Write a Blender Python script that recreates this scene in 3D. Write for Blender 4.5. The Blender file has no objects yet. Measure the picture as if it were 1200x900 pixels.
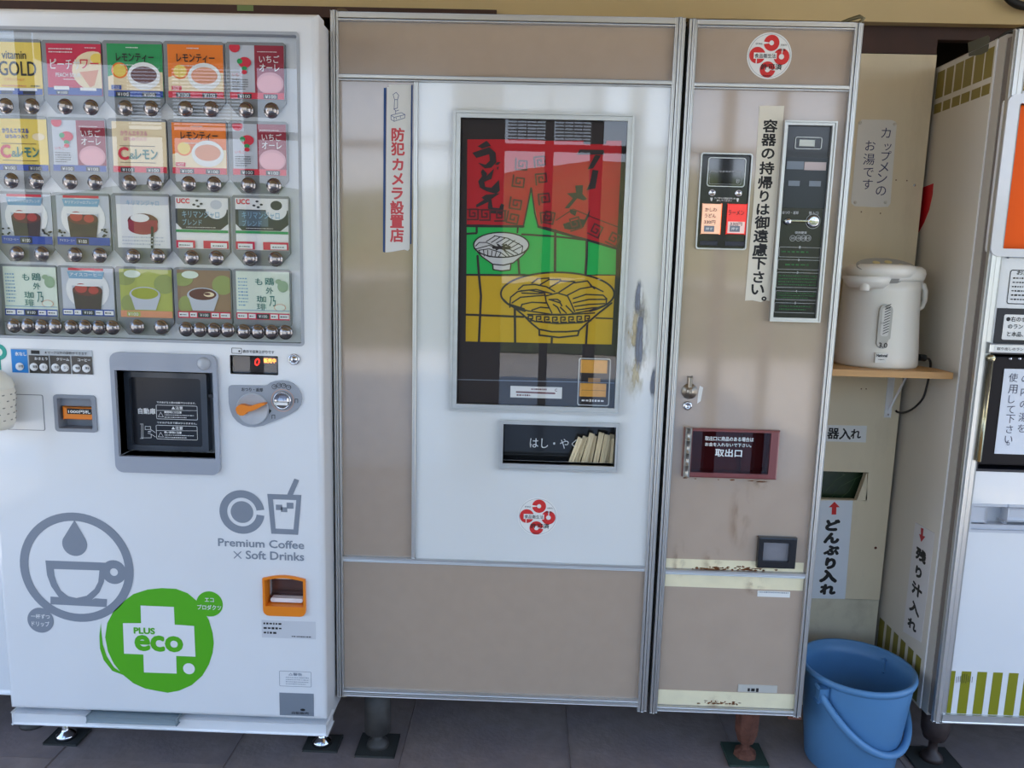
import bpy, bmesh, math, random
from mathutils import Vector, Matrix
from mathutils.geometry import tessellate_polygon
random.seed(7)
SC = bpy.context.scene
COL = SC.collection
# ---------------------------------------------------------------- camera
FPX = 900.0
YAW, PITCH, ROLL = math.radians(-1.15), math.radians(8.89), math.radians(1.49)
CAM = Vector((0.0, -1.77, 1.294))
_fw = Vector((math.sin(YAW)*math.cos(PITCH), math.cos(YAW)*math.cos(PITCH), -math.sin(PITCH)))
_rt = Vector((math.cos(YAW), -math.sin(YAW), 0.0)); _up = _rt.cross(_fw)
RT = _rt*math.cos(ROLL) + _up*math.sin(ROLL)
UP = -_rt*math.sin(ROLL) + _up*math.cos(ROLL)
cam_data = bpy.data.cameras.new('camera'); cam = bpy.data.objects.new('camera', cam_data); COL.objects.link(cam)
cam_data.sensor_width = 36.0; cam_data.lens = FPX/1200.0*36.0; cam_data.clip_start = 0.02; cam_data.clip_end = 2000
cam.matrix_world = Matrix((( RT.x, UP.x, -_fw.x, CAM.x), (RT.y, UP.y, -_fw.y, CAM.y), (RT.z, UP.z, -_fw.z, CAM.z), (0,0,0,1)))
SC.camera = cam
# ---------------------------------------------------------------- world, sun, exposure
SC.view_settings.view_transform = 'Standard'; SC.view_settings.look = 'None'
SC.view_settings.exposure = 0.03; SC.view_settings.gamma = 1.0; SC.view_settings.use_curve_mapping = False
W = bpy.data.worlds.new('sky'); SC.world = W; W.use_nodes = True
nt = W.node_tree; nt.nodes.clear()
out = nt.nodes.new('ShaderNodeOutputWorld'); bg = nt.nodes.new('ShaderNodeBackground')
tc = nt.nodes.new('ShaderNodeTexCoord'); sx = nt.nodes.new('ShaderNodeSeparateXYZ'); cr = nt.nodes.new('ShaderNodeValToRGB')
nt.links.new(tc.outputs['Generated'], sx.inputs[0]); nt.links.new(sx.outputs['Z'], cr.inputs[0])
cr.color_ramp.elements[0].position = 0.0; cr.color_ramp.elements[0].color = (1.10, 1.14, 1.2, 1)
cr.color_ramp.elements[1].position = 1.0; cr.color_ramp.elements[1].color = (0.22, 0.42, 0.95, 1)
e = cr.color_ramp.elements.new(0.30); e.color = (0.46, 0.69, 1.05, 1)
bg.inputs["Strength"].default_value = 3.0
nt.links.new(cr.outputs[0], bg.inputs[0]); nt.links.new(bg.outputs[0], out.inputs[0])
sun_data = bpy.data.lights.new('sun', 'SUN'); sun = bpy.data.objects.new('sun', sun_data); COL.objects.link(sun)
sun_data.energy = 16.0; sun_data.angle = math.radians(0.6); sun_data.color = (1.0, 0.88, 0.70)
sun.rotation_euler = (math.radians(-58), math.radians(14), 0)   # high sun from behind the building: the machines stand in shade
SC.cycles.max_bounces = 8; SC.cycles.diffuse_bounces = 4; SC.cycles.caustics_reflective = False; SC.cycles.caustics_refractive = False
SC.cycles.transparent_max_bounces = 12; SC.cycles.sample_clamp_indirect = 6.0

ZF = .04     # floor level
# ---------------------------------------------------------------- helpers
def ray(px, py):
    return _fw + RT*((px-600.0)/FPX) - UP*((py-450.0)/FPX)
def onY(px, py, Y):
    d = ray(px, py); t = (Y-CAM.y)/d.y; return CAM + d*t
def onZ(px, py, Z):
    d = ray(px, py); t = (Z-CAM.z)/d.z; return CAM + d*t
def s2l(c): return c/12.92 if c <= 0.04045 else ((c+0.055)/1.055)**2.4
def col(r, g, b): return (s2l(r/255), s2l(g/255), s2l(b/255), 1.0)
MATS = {}
def mat(name, rgb, rough=0.5, metal=0.0, noise=0.0, nscale=8.0, bump=0.0, bscale=60.0, emit=None, estr=0.0, ior=1.45, alpha=1.0, stretch=None, dirt=None, coat=0.0):
    if name in MATS: return MATS[name]
    m = bpy.data.materials.new(name); m.use_nodes = True; n = m.node_tree; b = n.nodes['Principled BSDF']
    c = col(*rgb); b.inputs['Base Color'].default_value = c; b.inputs['Roughness'].default_value = rough
    b.inputs['Metallic'].default_value = metal; b.inputs['IOR'].default_value = ior; b.inputs['Alpha'].default_value = alpha
    if coat: b.inputs['Coat Weight'].default_value = coat; b.inputs['Coat Roughness'].default_value = 0.07; b.inputs['Coat IOR'].default_value = 1.75
    tcn = n.nodes.new('ShaderNodeTexCoord'); mp = n.nodes.new('ShaderNodeMapping'); n.links.new(tcn.outputs['Object'], mp.inputs[0])
    if stretch: mp.inputs['Scale'].default_value = stretch
    nz = n.nodes.new('ShaderNodeTexNoise'); nz.inputs['Scale'].default_value = nscale; nz.inputs['Detail'].default_value = 5
    n.links.new(mp.outputs[0], nz.inputs['Vector'])
    last = None
    if noise > 0:
        r = n.nodes.new('ShaderNodeMapRange'); r.inputs[1].default_value = 0.3; r.inputs[2].default_value = 0.7
        r.inputs[3].default_value = 1.0-noise; r.inputs[4].default_value = 1.0+noise*0.5
        n.links.new(nz.outputs[0], r.inputs[0])
        mx = n.nodes.new('ShaderNodeVectorMath'); mx.operation = 'SCALE'; mx.inputs[0].default_value = c[:3]
        n.links.new(r.outputs[0], mx.inputs['Scale']); last = mx.outputs[0]
        n.links.new(last, b.inputs['Base Color'])
        rr = n.nodes.new('ShaderNodeMapRange'); rr.inputs[3].default_value = max(0, rough-0.06); rr.inputs[4].default_value = min(1, rough+0.06)
        n.links.new(nz.outputs[0], rr.inputs[0]); n.links.new(rr.outputs[0], b.inputs['Roughness'])
    if dirt:
        # (rgb, scale, low, high): blotches of another colour
        n2 = n.nodes.new('ShaderNodeTexNoise'); n2.inputs['Scale'].default_value = dirt[1]; n2.inputs['Detail'].default_value = 8; n2.inputs['Roughness'].default_value = 0.65
        n.links.new(mp.outputs[0], n2.inputs['Vector'])
        r2 = n.nodes.new('ShaderNodeMapRange'); r2.inputs[1].default_value = dirt[2]; r2.inputs[2].default_value = dirt[3]
        n.links.new(n2.outputs[0], r2.inputs[0])
        mc = n.nodes.new('ShaderNodeMix'); mc.data_type = 'RGBA'
        mc.inputs[7].default_value = col(*dirt[0])
        if last: n.links.new(last, mc.inputs[6])
        else: mc.inputs[6].default_value = c
        n.links.new(r2.outputs[0], mc.inputs[0]); n.links.new(mc.outputs[2], b.inputs['Base Color'])
    if bump > 0:
        nb = n.nodes.new('ShaderNodeTexNoise'); nb.inputs['Scale'].default_value = bscale; nb.inputs['Detail'].default_value = 3
        n.links.new(mp.outputs[0], nb.inputs['Vector'])
        bp = n.nodes.new('ShaderNodeBump'); bp.inputs['Strength'].default_value = bump; bp.inputs['Distance'].default_value = 0.01
        n.links.new(nb.outputs[0], bp.inputs['Height']); n.links.new(bp.outputs[0], b.inputs['Normal'])
    if emit:
        b.inputs['Emission Color'].default_value = col(*emit); b.inputs['Emission Strength'].default_value = estr
    MATS[name] = m; return m
def glass(name, tint=(255,255,255), refl=1.5, rough=0.0, wav=0.0):
    if name in MATS: return MATS[name]
    m = bpy.data.materials.new(name); m.use_nodes = True; n = m.node_tree; n.nodes.clear()
    o = n.nodes.new('ShaderNodeOutputMaterial'); t = n.nodes.new('ShaderNodeBsdfTransparent'); g = n.nodes.new('ShaderNodeBsdfGlossy')
    f = n.nodes.new('ShaderNodeFresnel'); mx = n.nodes.new('ShaderNodeMixShader')
    t.inputs[0].default_value = col(*tint); g.inputs['Roughness'].default_value = rough; f.inputs['IOR'].default_value = refl
    if wav > 0:
        nb = n.nodes.new('ShaderNodeTexNoise'); nb.inputs['Scale'].default_value = 2.5; tcn = n.nodes.new('ShaderNodeTexCoord')
        n.links.new(tcn.outputs['Object'], nb.inputs['Vector'])
        bp = n.nodes.new('ShaderNodeBump'); bp.inputs['Strength'].default_value = wav; bp.inputs['Distance'].default_value = 0.01
        n.links.new(nb.outputs[0], bp.inputs['Height']); n.links.new(bp.outputs[0], g.inputs['Normal'])
    ge = n.nodes.new('ShaderNodeNewGeometry'); ir = n.nodes.new('ShaderNodeMix'); ir.inputs[2].default_value = refl; ir.inputs[3].default_value = 1/refl
    n.links.new(ge.outputs['Backfacing'], ir.inputs[0]); n.links.new(ir.outputs[0], f.inputs['IOR'])
    n.links.new(f.outputs[0], mx.inputs[0]); n.links.new(t.outputs[0], mx.inputs[1]); n.links.new(g.outputs[0], mx.inputs[2]); n.links.new(mx.outputs[0], o.inputs[0])
    MATS[name] = m; return m

def rootobj(name, label, cat, loc=(0,0,0), rz=0.0, group=None):
    o = bpy.data.objects.new(name, None); COL.objects.link(o); o.location = loc; o.rotation_euler = (0,0,rz)
    o.empty_display_size = 0.05
    o['label'] = label; o['category'] = cat
    if group: o['group'] = group
    o['_m'] = 0; del o['_m']
    return o
def rmat(o):
    if o is None: return Matrix.Identity(4)
    if o.parent: return rmat(o.parent)
    return Matrix.Translation(o.location) @ Matrix.Rotation(o.rotation_euler[2], 4, 'Z')
class Frame:
    """plane frame: u right, v up, w toward the viewer; M maps (u,-w,v) to the world"""
    def __init__(s, M=None, root=None):
        s.M = M or Matrix.Identity(4); s.root = root; s.T = rmat(root).inverted() @ s.M; s.Mi = s.M.inverted()
    def p(s, px, py, w=0.0):
        o = s.Mi @ CAM; d = s.Mi.to_3x3() @ ray(px, py); t = (-w - o.y)/d.y; q = o + d*t
        return (q.x, q.z)
    def P(s, pts, w=0.0): return [s.p(x, y, w) for x, y in pts]
    def r(s, x0, y0, x1, y1, w=0.0):
        xc, yc = (x0+x1)/2, (y0+y1)/2
        return (s.p(x0, yc, w)[0], s.p(x1, yc, w)[0], s.p(xc, y1, w)[1], s.p(xc, y0, w)[1])
    def q(s, tl, tr, br, bl, w=0.0):
        a, b, c, d = [s.p(*k, w) for k in (tl, tr, br, bl)]
        return ((a[0]+d[0])/2, (b[0]+c[0])/2, (c[1]+d[1])/2, (a[1]+b[1])/2)
    def L(s, n, px, py, w=0.0):   # length of n pixels near a pixel
        return abs(s.p(px+n/2, py, w)[0]-s.p(px-n/2, py, w)[0])
def planeY(Y, root=None): return Frame(Matrix.Translation((0, Y, 0)), root)

GL = {}
def glyphs(text, bold=0.0, shear=0.0):
    k = (text, shear)
    if k in GL: return GL[k]
    cu = bpy.data.curves.new('t', 'FONT'); cu.body = text; cu.size = 1.0; cu.resolution_u = 3; cu.shear = shear
    ob = bpy.data.objects.new('t', cu); me = ob.to_mesh()
    vs = [(v.co.x, v.co.y) for v in me.vertices]; fs = [tuple(p.vertices) for p in me.polygons]
    ob.to_mesh_clear(); bpy.data.objects.remove(ob); bpy.data.curves.remove(cu)
    if vs:
        x0 = min(v[0] for v in vs); x1 = max(v[0] for v in vs); y0 = min(v[1] for v in vs); y1 = max(v[1] for v in vs)
        w, h = max(x1-x0, 1e-6), max(y1-y0, 1e-6)
        vs = [((x-x0)/w, (y-y0)/h) for x, y in vs]; GL[k] = (vs, fs, w, h)
    else: GL[k] = ([], [], 1, 1)
    return GL[k]

class B:
    """collects shapes in a Frame's coordinates and links them as ONE mesh object"""
    def __init__(s, F): s.F = F; s.k = 0; s.bm = bmesh.new(); s.smooth = False
    def V(s, u, v, w): return s.bm.verts.new((u, -w, v))
    def face(s, vs):
        try: return s.bm.faces.new(vs)
        except ValueError: return None
    def box(s, u0, u1, v0, v1, w0, w1, bev=0.0, seg=2):
        t = bmesh.new(); r = bmesh.ops.create_cube(t, size=1)
        for v in t.verts:
            v.co = Vector((u0+(v.co.x+.5)*(u1-u0), -(w0+(v.co.y+.5)*(w1-w0)), v0+(v.co.z+.5)*(v1-v0)))
        if bev > 0:
            bev = min(bev, abs(u1-u0)*.49, abs(v1-v0)*.49, abs(w1-w0)*.49)
            bmesh.ops.bevel(t, geom=t.edges[:], offset=bev, segments=seg, affect='EDGES', profile=0.5)
        bmesh.ops.recalc_face_normals(t, faces=t.faces[:]); s.merge(t); return s
    def merge(s, t, M=None):
        mp = {}
        for v in t.verts: mp[v] = s.bm.verts.new(M @ v.co if M else v.co)
        for f in t.faces:
            g = s.face([mp[v] for v in f.verts])
            if g: g.smooth = f.smooth
        t.free()
    def poly(s, pts, w0, w1=None):
        """outline pts; flat at w0 or extruded w0..w1"""
        w1 = w0 if w1 is None else w1; top = max(w0, w1); bot = min(w0, w1)
        if top == bot: s.k = (s.k+1) % 24; top = bot = top+s.k*1e-5
        a = sum(pts[i][0]*pts[(i+1) % len(pts)][1]-pts[(i+1) % len(pts)][0]*pts[i][1] for i in range(len(pts)))
        if a < 0: pts = pts[::-1]
        t = bmesh.new(); vs = [t.verts.new((u, -top, v)) for u, v in pts]
        if len(pts) <= 4: t.faces.new(vs)
        else:
            for tr in tessellate_polygon([[Vector((u, v, 0)) for u, v in pts]]):
                a, c, d = [pts[i] for i in tr]
                if (c[0]-a[0])*(d[1]-a[1])-(c[1]-a[1])*(d[0]-a[0]) < 0: tr = tr[::-1]
                try: t.faces.new([vs[i] for i in tr])
                except ValueError: pass
        if top > bot:
            vb = [t.verts.new((u, -bot, v)) for u, v in pts]
            for i in range(len(pts)):
                j = (i+1) % len(pts); t.faces.new([vs[i], vb[i], vb[j], vs[j]])
        s.merge(t); return s
    def disc(s, cu, cv, r, w0, w1=None, n=24, ry=None):
        ry = ry or r
        return s.poly([(cu+r*math.cos(2*math.pi*i/n), cv+ry*math.sin(2*math.pi*i/n)) for i in range(n)], w0, w1)
    def ring(s, cu, cv, r0, r1, w0, w1=None, n=32, a0=0.0, a1=360.0):
        w1 = w0 if w1 is None else w1; full = abs(a1-a0) >= 359.9; m = n if full else n+1
        I, O = [], []
        for i in range(m):
            a = math.radians(a0+(a1-a0)*i/n); I.append((cu+r0*math.cos(a), cv+r0*math.sin(a))); O.append((cu+r1*math.cos(a), cv+r1*math.sin(a)))
        s.band(I, O, w0, w1, full); return s
    def band(s, I, O, w0, w1, closed=True):
        m = len(I); top, bot = max(w0, w1), min(w0, w1)
        if top == bot: s.k = (s.k+1) % 24; top = bot = top+s.k*1e-5
        vi = [s.V(u, v, top) for u, v in I]; vo = [s.V(u, v, top) for u, v in O]
        if top > bot: bi = [s.V(u, v, bot) for u, v in I]; bo = [s.V(u, v, bot) for u, v in O]
        for i in range(m if closed else m-1):
            j = (i+1) % m
            s.face([vi[i], vo[i], vo[j], vi[j]])
            if top > bot:
                s.face([vo[i], bo[i], bo[j], vo[j]]); s.face([bi[i], vi[i], vi[j], bi[j]])
        return s
    def rr(s, u0, u1, v0, v1, r, n=5):
        r = min(r, (u1-u0)/2*.999, (v1-v0)/2*.999); pts = []
        for cu, cv, a in ((u1-r, v1-r, 0), (u0+r, v1-r, 90), (u0+r, v0+r, 180), (u1-r, v0+r, 270)):
            for i in range(n+1):
                t = math.radians(a+90*i/n); pts.append((cu+r*math.cos(t), cv+r*math.sin(t)))
        return pts
    def rrect(s, u0, u1, v0, v1, r, w0, w1=None): return s.poly(s.rr(u0, u1, v0, v1, r), w0, w1)
    def rframe(s, o, i, ro, ri, w0, w1=None):
        """rounded frame between outer rect o and inner rect i"""
        w1 = w0 if w1 is None else w1
        return s.band(s.rr(*i, max(ri, 1e-5)), s.rr(*o, max(ro, 1e-5)), w0, w1)
    def holes(s, u0, u1, v0, v1, hs, w0, w1, bev=0.0, seg=3):
        """sheet with rectangular holes"""
        us = sorted({u0, u1, *[h[0] for h in hs], *[h[1] for h in hs]}); vs = sorted({v0, v1, *[h[2] for h in hs], *[h[3] for h in hs]})
        us = [u for u in us if u0-1e-9 <= u <= u1+1e-9]; vs = [v for v in vs if v0-1e-9 <= v <= v1+1e-9]
        t = bmesh.new(); ft = {}; bk = {}
        def gv(d, i, j, w):
            if (i, j) not in d: d[(i, j)] = t.verts.new((us[i], -w, vs[j]))
            return d[(i, j)]
        def filled(i, j):
            if i < 0 or j < 0 or i >= len(us)-1 or j >= len(vs)-1: return False
            cu, cv = (us[i]+us[i+1])/2, (vs[j]+vs[j+1])/2
            return not any(h[0] < cu < h[1] and h[2] < cv < h[3] for h in hs)
        for i in range(len(us)-1):
            for j in range(len(vs)-1):
                if not filled(i, j): continue
                t.faces.new([gv(ft, i, j, w1), gv(ft, i+1, j, w1), gv(ft, i+1, j+1, w1), gv(ft, i, j+1, w1)])
                for (a, b, di, dj) in (((i, j), (i+1, j), 0, -1), ((i+1, j), (i+1, j+1), 1, 0), ((i+1, j+1), (i, j+1), 0, 1), ((i, j+1), (i, j), -1, 0)):
                    if not filled(i+di, j+dj):
                        t.faces.new([gv(ft, *a, w1), gv(bk, *a, w0), gv(bk, *b, w0), gv(ft, *b, w1)])
        if bev > 0:
            es = []
            for e in t.edges:
                a, b = e.verts[0].co, e.verts[1].co
                onp = lambda q: abs(q.x-u0) < 1e-7 or abs(q.x-u1) < 1e-7 or abs(q.z-v0) < 1e-7 or abs(q.z-v1) < 1e-7
                if abs(a.y+w1) < 1e-7 and abs(b.y+w1) < 1e-7 and len(e.link_faces) == 2 and abs(e.link_faces[0].normal.dot(e.link_faces[1].normal)) < .5 and onp(a) and onp(b): es.append(e)
            t.normal_update()
            es = [e for e in t.edges if len(e.link_faces) == 2 and e.calc_face_angle(0) > 1.0 and all(abs(v.co.y+w1) < 1e-7 and (abs(v.co.x-u0) < 1e-7 or abs(v.co.x-u1) < 1e-7 or abs(v.co.z-v0) < 1e-7 or abs(v.co.z-v1) < 1e-7) for v in e.verts)]
            bmesh.ops.bevel(t, geom=es, offset=bev, segments=seg, affect='EDGES', profile=0.5)
        s.merge(t); return s
    def stroke(s, pts, wd, w, w1=None, closed=False, cap=True):
        pts = list(pts)
        if closed: pts = pts+[pts[0]]
        for a, b in zip(pts[:-1], pts[1:]):
            dx, dy = b[0]-a[0], b[1]-a[1]; l = math.hypot(dx, dy)
            if l < 1e-9: continue
            nx, ny = -dy/l*wd/2, dx/l*wd/2
            s.poly([(a[0]+nx, a[1]+ny), (a[0]-nx, a[1]-ny), (b[0]-nx, b[1]-ny), (b[0]+nx, b[1]+ny)], w, w1)
        if cap:
            for a in pts: s.disc(a[0], a[1], wd/2, w, w1, n=8)
        return s
    def lathe(s, cu, cv, prof, n=24, smooth=True):
        """profile [(r,w)] around the outward axis"""
        rings = []
        for r, w in prof:
            if r < 1e-6: rings.append([s.V(cu, cv, w)])
            else: rings.append([s.V(cu+r*math.cos(2*math.pi*i/n), cv+r*math.sin(2*math.pi*i/n), w) for i in range(n)])
        s._skin(rings, n, smooth); return s
    def vlathe(s, cu, cw, prof, n=32, smooth=True, sx=1.0, sy=1.0):
        """profile [(r,v)] around a vertical axis"""
        rings = []
        for r, v in prof:
            if r < 1e-6: rings.append([s.V(cu, v, cw)])
            else: rings.append([s.V(cu+r*sx*math.cos(2*math.pi*i/n), v, cw+r*sy*math.sin(2*math.pi*i/n)) for i in range(n)])
        s._skin(rings, n, smooth); return s
    def _skin(s, rings, n, smooth):
        for A, C in zip(rings[:-1], rings[1:]):
            for i in range(n):
                j = (i+1) % n
                if len(A) == 1 and len(C) == 1: continue
                if len(A) == 1: f = s.face([A[0], C[i], C[j]])
                elif len(C) == 1: f = s.face([A[i], C[0], A[j]])
                else: f = s.face([A[i], C[i], C[j], A[j]])
                if f: f.smooth = smooth
    def tube(s, pts, r, n=10, smooth=True):
        """pts are (u,v,w); r a number or list"""
        P = [Vector((u, -w, v)) for u, v, w in pts]; rs = r if isinstance(r, (list, tuple)) else [r]*len(P)
        rings = []; up = None
        for i, q in enumerate(P):
            d = (P[min(i+1, len(P)-1)]-P[max(i-1, 0)]).normalized()
            if up is None: up = d.orthogonal().normalized()
            up = (up-d*up.dot(d)).normalized(); sd = d.cross(up)
            rings.append([s.bm.verts.new(q+(up*math.cos(2*math.pi*k/n)+sd*math.sin(2*math.pi*k/n))*rs[i]) for k in range(n)])
        for A, C in zip(rings[:-1], rings[1:]):
            for k in range(n):
                f = s.face([A[k], C[k], C[(k+1) % n], A[(k+1) % n]])
                if f: f.smooth = smooth
        s.face(rings[0][::-1]); s.face(rings[-1]); return s
    def text(s, t, rect, w, bold=0.0, keep=False, shear=0.0, rot=0.0):
        vs, fs, tw, th = glyphs(t, bold, shear); u0, u1, v0, v1 = rect
        cu, cv = (u0+u1)/2, (v0+v1)/2
        bo = bold*(v1-v0)/max(th, 1e-6)*.9; sx_, sy_ = (u1-u0-2*bo), (v1-v0-2*bo)
        offs = [(0, 0)] if bold < .004 else ([(-.7, -.7), (.7, .7), (-.7, .7), (.7, -.7)] if bold < .02 else [(-1, 0), (1, 0), (0, -1), (0, 1), (-.7, -.7), (.7, .7), (-.7, .7), (.7, -.7)])
        for n_, (ox, oy) in enumerate(offs):
            V = []
            for x, y in vs:
                a, b = (x-.5)*sx_+ox*bo, (y-.5)*sy_+oy*bo
                V.append(s.V(cu+a*math.cos(rot)-b*math.sin(rot), cv+a*math.sin(rot)+b*math.cos(rot), w+n_*4e-6))
            for f in fs: s.face([V[i] for i in f])
        return s
    def chars(s, lst, size, F, w, bold=0.0, sh=None):
        """lst of (char, px, py): one glyph each, centred, size in px"""
        for c, px, py in lst:
            vs, fs, tw, th = glyphs(c, bold, 0.0); m = max(tw, th)
            k = {'ッ': .62, '。': .35, '、': .3, 'ー': .9, '.': .12, '・': .2}.get(c, 1.0 if ord(c) > 0x4e00 else .88)
            hu, hv = F.L(size, px, py, w)*k*tw/m/2, abs(F.p(px, py+(sh or size)/2, w)[1]-F.p(px, py-(sh or size)/2, w)[1])*k*th/m/2; cu, cv = F.p(px, py, w)
            s.text(c, (cu-hu, cu+hu, cv-hv, cv+hv), w, bold)
        return s
    def bars(s, rect, w, rows, fill=0.45, seed=0, seg=7):
        """rows of tiny unreadable print"""
        rn = random.Random(seed); u0, u1, v0, v1 = rect; rh = (v1-v0)/rows
        for i in range(rows):
            vc = v1-(i+.5)*rh; u = u0; end = u1-(rn.random()*.3*(u1-u0) if i == rows-1 else 0)
            while u < end:
                l = rh*(.25+.5*rn.random()); h = rh*fill*(.6+.4*rn.random())
                s.poly([(u, vc-h/2), (min(u+l, end), vc-h/2), (min(u+l, end), vc+h/2), (u, vc+h/2)], w); u += l+rh*.22
        return s
    def obj(s, name, m, parent=None, label=None, cat=None, group=None, kind=None, smooth=False, local=False):
        me = bpy.data.meshes.new(name)
        if not local: s.bm.transform(s.F.T)
        if s.F.T.determinant() < 0: bmesh.ops.reverse_faces(s.bm, faces=s.bm.faces[:])
        if smooth:
            for f in s.bm.faces: f.smooth = True
        s.bm.to_mesh(me); s.bm.free(); me.materials.append(m)
        o = bpy.data.objects.new(name, me); COL.objects.link(o); o.parent = parent
        if label: o['label'] = label
        if cat: o['category'] = cat
        if group: o['group'] = group
        if kind: o['kind'] = kind
        return o
def each(F_, name, m, parent, quads, w0, w1, bev=0.0):
    out = []
    for q_ in quads:
        b = B(F_); b.box(*q_, w0, w1, bev); out.append(b.obj(name, m, parent))
    return out
def dupmesh(o, loc, parent=None, name=None):
    c = o.copy(); COL.objects.link(c); c.location = loc; c.parent = parent if parent is not None else o.parent
    return c
def recenter(o):
    """move the mesh so its object origin sits at the mesh centre"""
    me = o.data; n = len(me.vertices)
    c = sum((v.co for v in me.vertices), Vector())/n
    me.transform(Matrix.Translation(-c)); o.location = c; return c
def smear(name, rgb, strength=.8, nscale=6.0, rough=.5):
    if name in MATS: return MATS[name]
    m = mat(name, rgb, rough); n = m.node_tree; b = n.nodes['Principled BSDF']; tcn = n.nodes.new('ShaderNodeTexCoord')
    mp = n.nodes.new('ShaderNodeMapping'); mp.inputs['Location'].default_value = (-1, 0, -1); mp.inputs['Scale'].default_value = (2, 0, 2)
    n.links.new(tcn.outputs['Generated'], mp.inputs[0]); g = n.nodes.new('ShaderNodeTexGradient'); g.gradient_type = 'SPHERICAL'; n.links.new(mp.outputs[0], g.inputs[0])
    nz = n.nodes.new('ShaderNodeTexNoise'); nz.inputs['Scale'].default_value = nscale; nz.inputs['Detail'].default_value = 6; n.links.new(tcn.outputs['Generated'], nz.inputs['Vector'])
    r = n.nodes.new('ShaderNodeMapRange'); r.inputs[1].default_value = .4; r.inputs[2].default_value = .65; n.links.new(nz.outputs[0], r.inputs[0])
    mu = n.nodes.new('ShaderNodeMath'); mu.operation = 'MULTIPLY'; n.links.new(g.outputs[1], mu.inputs[0]); n.links.new(r.outputs[0], mu.inputs[1])
    m2 = n.nodes.new('ShaderNodeMath'); m2.operation = 'MULTIPLY'; m2.use_clamp = True; m2.inputs[1].default_value = strength*1.6; n.links.new(mu.outputs[0], m2.inputs[0]); n.links.new(m2.outputs[0], b.inputs['Alpha'])
    return m
# ---------------------------------------------------------------- materials
M_white = mat('white_enamel', (222,224,226), .30, noise=.03, nscale=3, coat=.6)
M_whitedoor = mat('white_door_enamel', (224,226,224), .22, noise=.03, nscale=4, dirt=((190,180,160), 3.0, .70, .95), coat=1.0)
M_beige = mat('beige_enamel', (172,153,134), .20, noise=.03, nscale=30, coat=1.0)
M_beige_worn = mat('beige_enamel_worn', (176,157,138), .22, noise=.04, nscale=14, dirt=((150,105,70), 5.0, .72, .95), coat=1.0)
M_alu = mat('brushed_aluminium', (208,208,206), .34, metal=.85, noise=.06, nscale=40, stretch=(1,1,.05))
M_aluh = mat('brushed_aluminium_rail', (212,212,210), .34, metal=.85, noise=.06, nscale=40, stretch=(.05,1,1))
M_aludark = mat('shadowed_groove_metal', (96,94,92), .5, metal=.4)
M_gap = mat('gap_shade_bezel_black', (26,24,24), .7)
M_dark = mat('dark_cavity', (22,20,22), .8)
M_black = mat('black_plastic', (24,25,28), .25, coat=.3)
M_blackmatte = mat('black_print', (26,25,26), .6)
M_grey = mat('grey_plastic', (150,156,166), .4, noise=.02)
M_greylogo = mat('grey_print', (128,136,148), .35)
M_greyholder = mat('grey_card_holder', (136,138,140), .4)
M_board = mat('pale_grey_board', (228,231,234), .4)
M_chrome = mat('chrome', (200,200,205), .12, metal=1.0)
M_button = mat('button_chrome_dark', (150,144,142), .24, metal=1.0)
M_redprint = mat('red_print', (206,44,44), .5)
M_whiteprint = mat('white_print', (232,232,232), .5)
M_paper = mat('paper', (226,226,222), .6, noise=.02)
M_papercream = mat('cream_paper', (222,216,200), .6, noise=.03)
M_blueprint = mat('navy_print', (36,72,128), .5)
M_green = mat('green_print', (82,168,28), .35)
M_orange = mat('orange_plastic', (226,128,28), .35)
M_rust = mat('rust', (112,66,32), .9, noise=.5, nscale=60, bump=.6, bscale=200)
M_rustleg = mat('rusty_iron', (104,64,50), .85, noise=.4, nscale=40, bump=.4, bscale=150)
M_darkleg = mat('dark_iron', (66,64,62), .6, noise=.35, nscale=30)
M_plate = mat('dark_rubber_plate', (52,54,52), .8, noise=.2)
M_glass = glass('display_glass', refl=1.8)
M_glassdark = glass('smoked_glass', (150,150,155), refl=1.5)
# ================================================================ setting
def sbox(name, m, x0, x1, y0, y1, z0, z1, parent=None, kind='structure', bev=0.0, **k):
    b = B(Frame()); b.box(x0, x1, z0, z1, -y1, -y0, bev); return b.obj(name, m, parent, kind=(kind if parent is None else None), **k)
M_floor = mat('tile_floor', (146,132,126), .5, noise=.2, nscale=22, bump=.12, bscale=90, dirt=((118,110,118), 3.0, .45, .85))
M_joint = mat('dark_tile_joint', (40,36,34), .9)
M_fascia = mat('tan_painted_board', (204,182,136), .6, noise=.05, nscale=5)
M_beam = mat('dark_brown_wood', (70,46,40), .6, noise=.15, nscale=20)
M_wall = mat('brown_wall', (66,54,46), .8, noise=.1)
M_ceil = mat('canopy_ceiling', (186,160,118), .8, noise=.05)
M_pave = mat('sunlit_concrete_yard', (196,188,176), .9, noise=.08, nscale=2)
M_post = mat('brown_post', (58,46,40), .6)
M_hill = mat('wooded_hillside', (74,94,50), .95, noise=.45, nscale=.25, dirt=((112,98,52), .05, .4, .7))
sbox('floor', M_joint, -2.6, 2.6, -2.75, 0.95, ZF-0.10, ZF-0.006)
fl = bpy.data.objects['floor']
tb = B(Frame()); TS = .4318; hs = TS/2-.0016; tb.box(-hs, hs, -.006, 0, -hs, hs, 0.0015, 1); tile0 = tb.obj('floor_tile', M_floor, fl, local=True)
first = True
for i in range(-6, 6):
    for j in range(-6, 2):
        x, y = .138+TS*(i+.5), -.04+TS*(j+.5)
        if abs(x) > 2.45: continue
        if first: tile0.location = (x, y, ZF+random.uniform(-.0004, .0004)); first = False
        else: dupmesh(tile0, (x, y, ZF+random.uniform(-.0004, .0004)))
sbox('ground', M_pave, -60, 60, -80, -2.75, ZF-.3, ZF-.012)
sbox('wall_back', M_wall, -2.6, 2.6, .86, .95, 0, 2.45)
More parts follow.
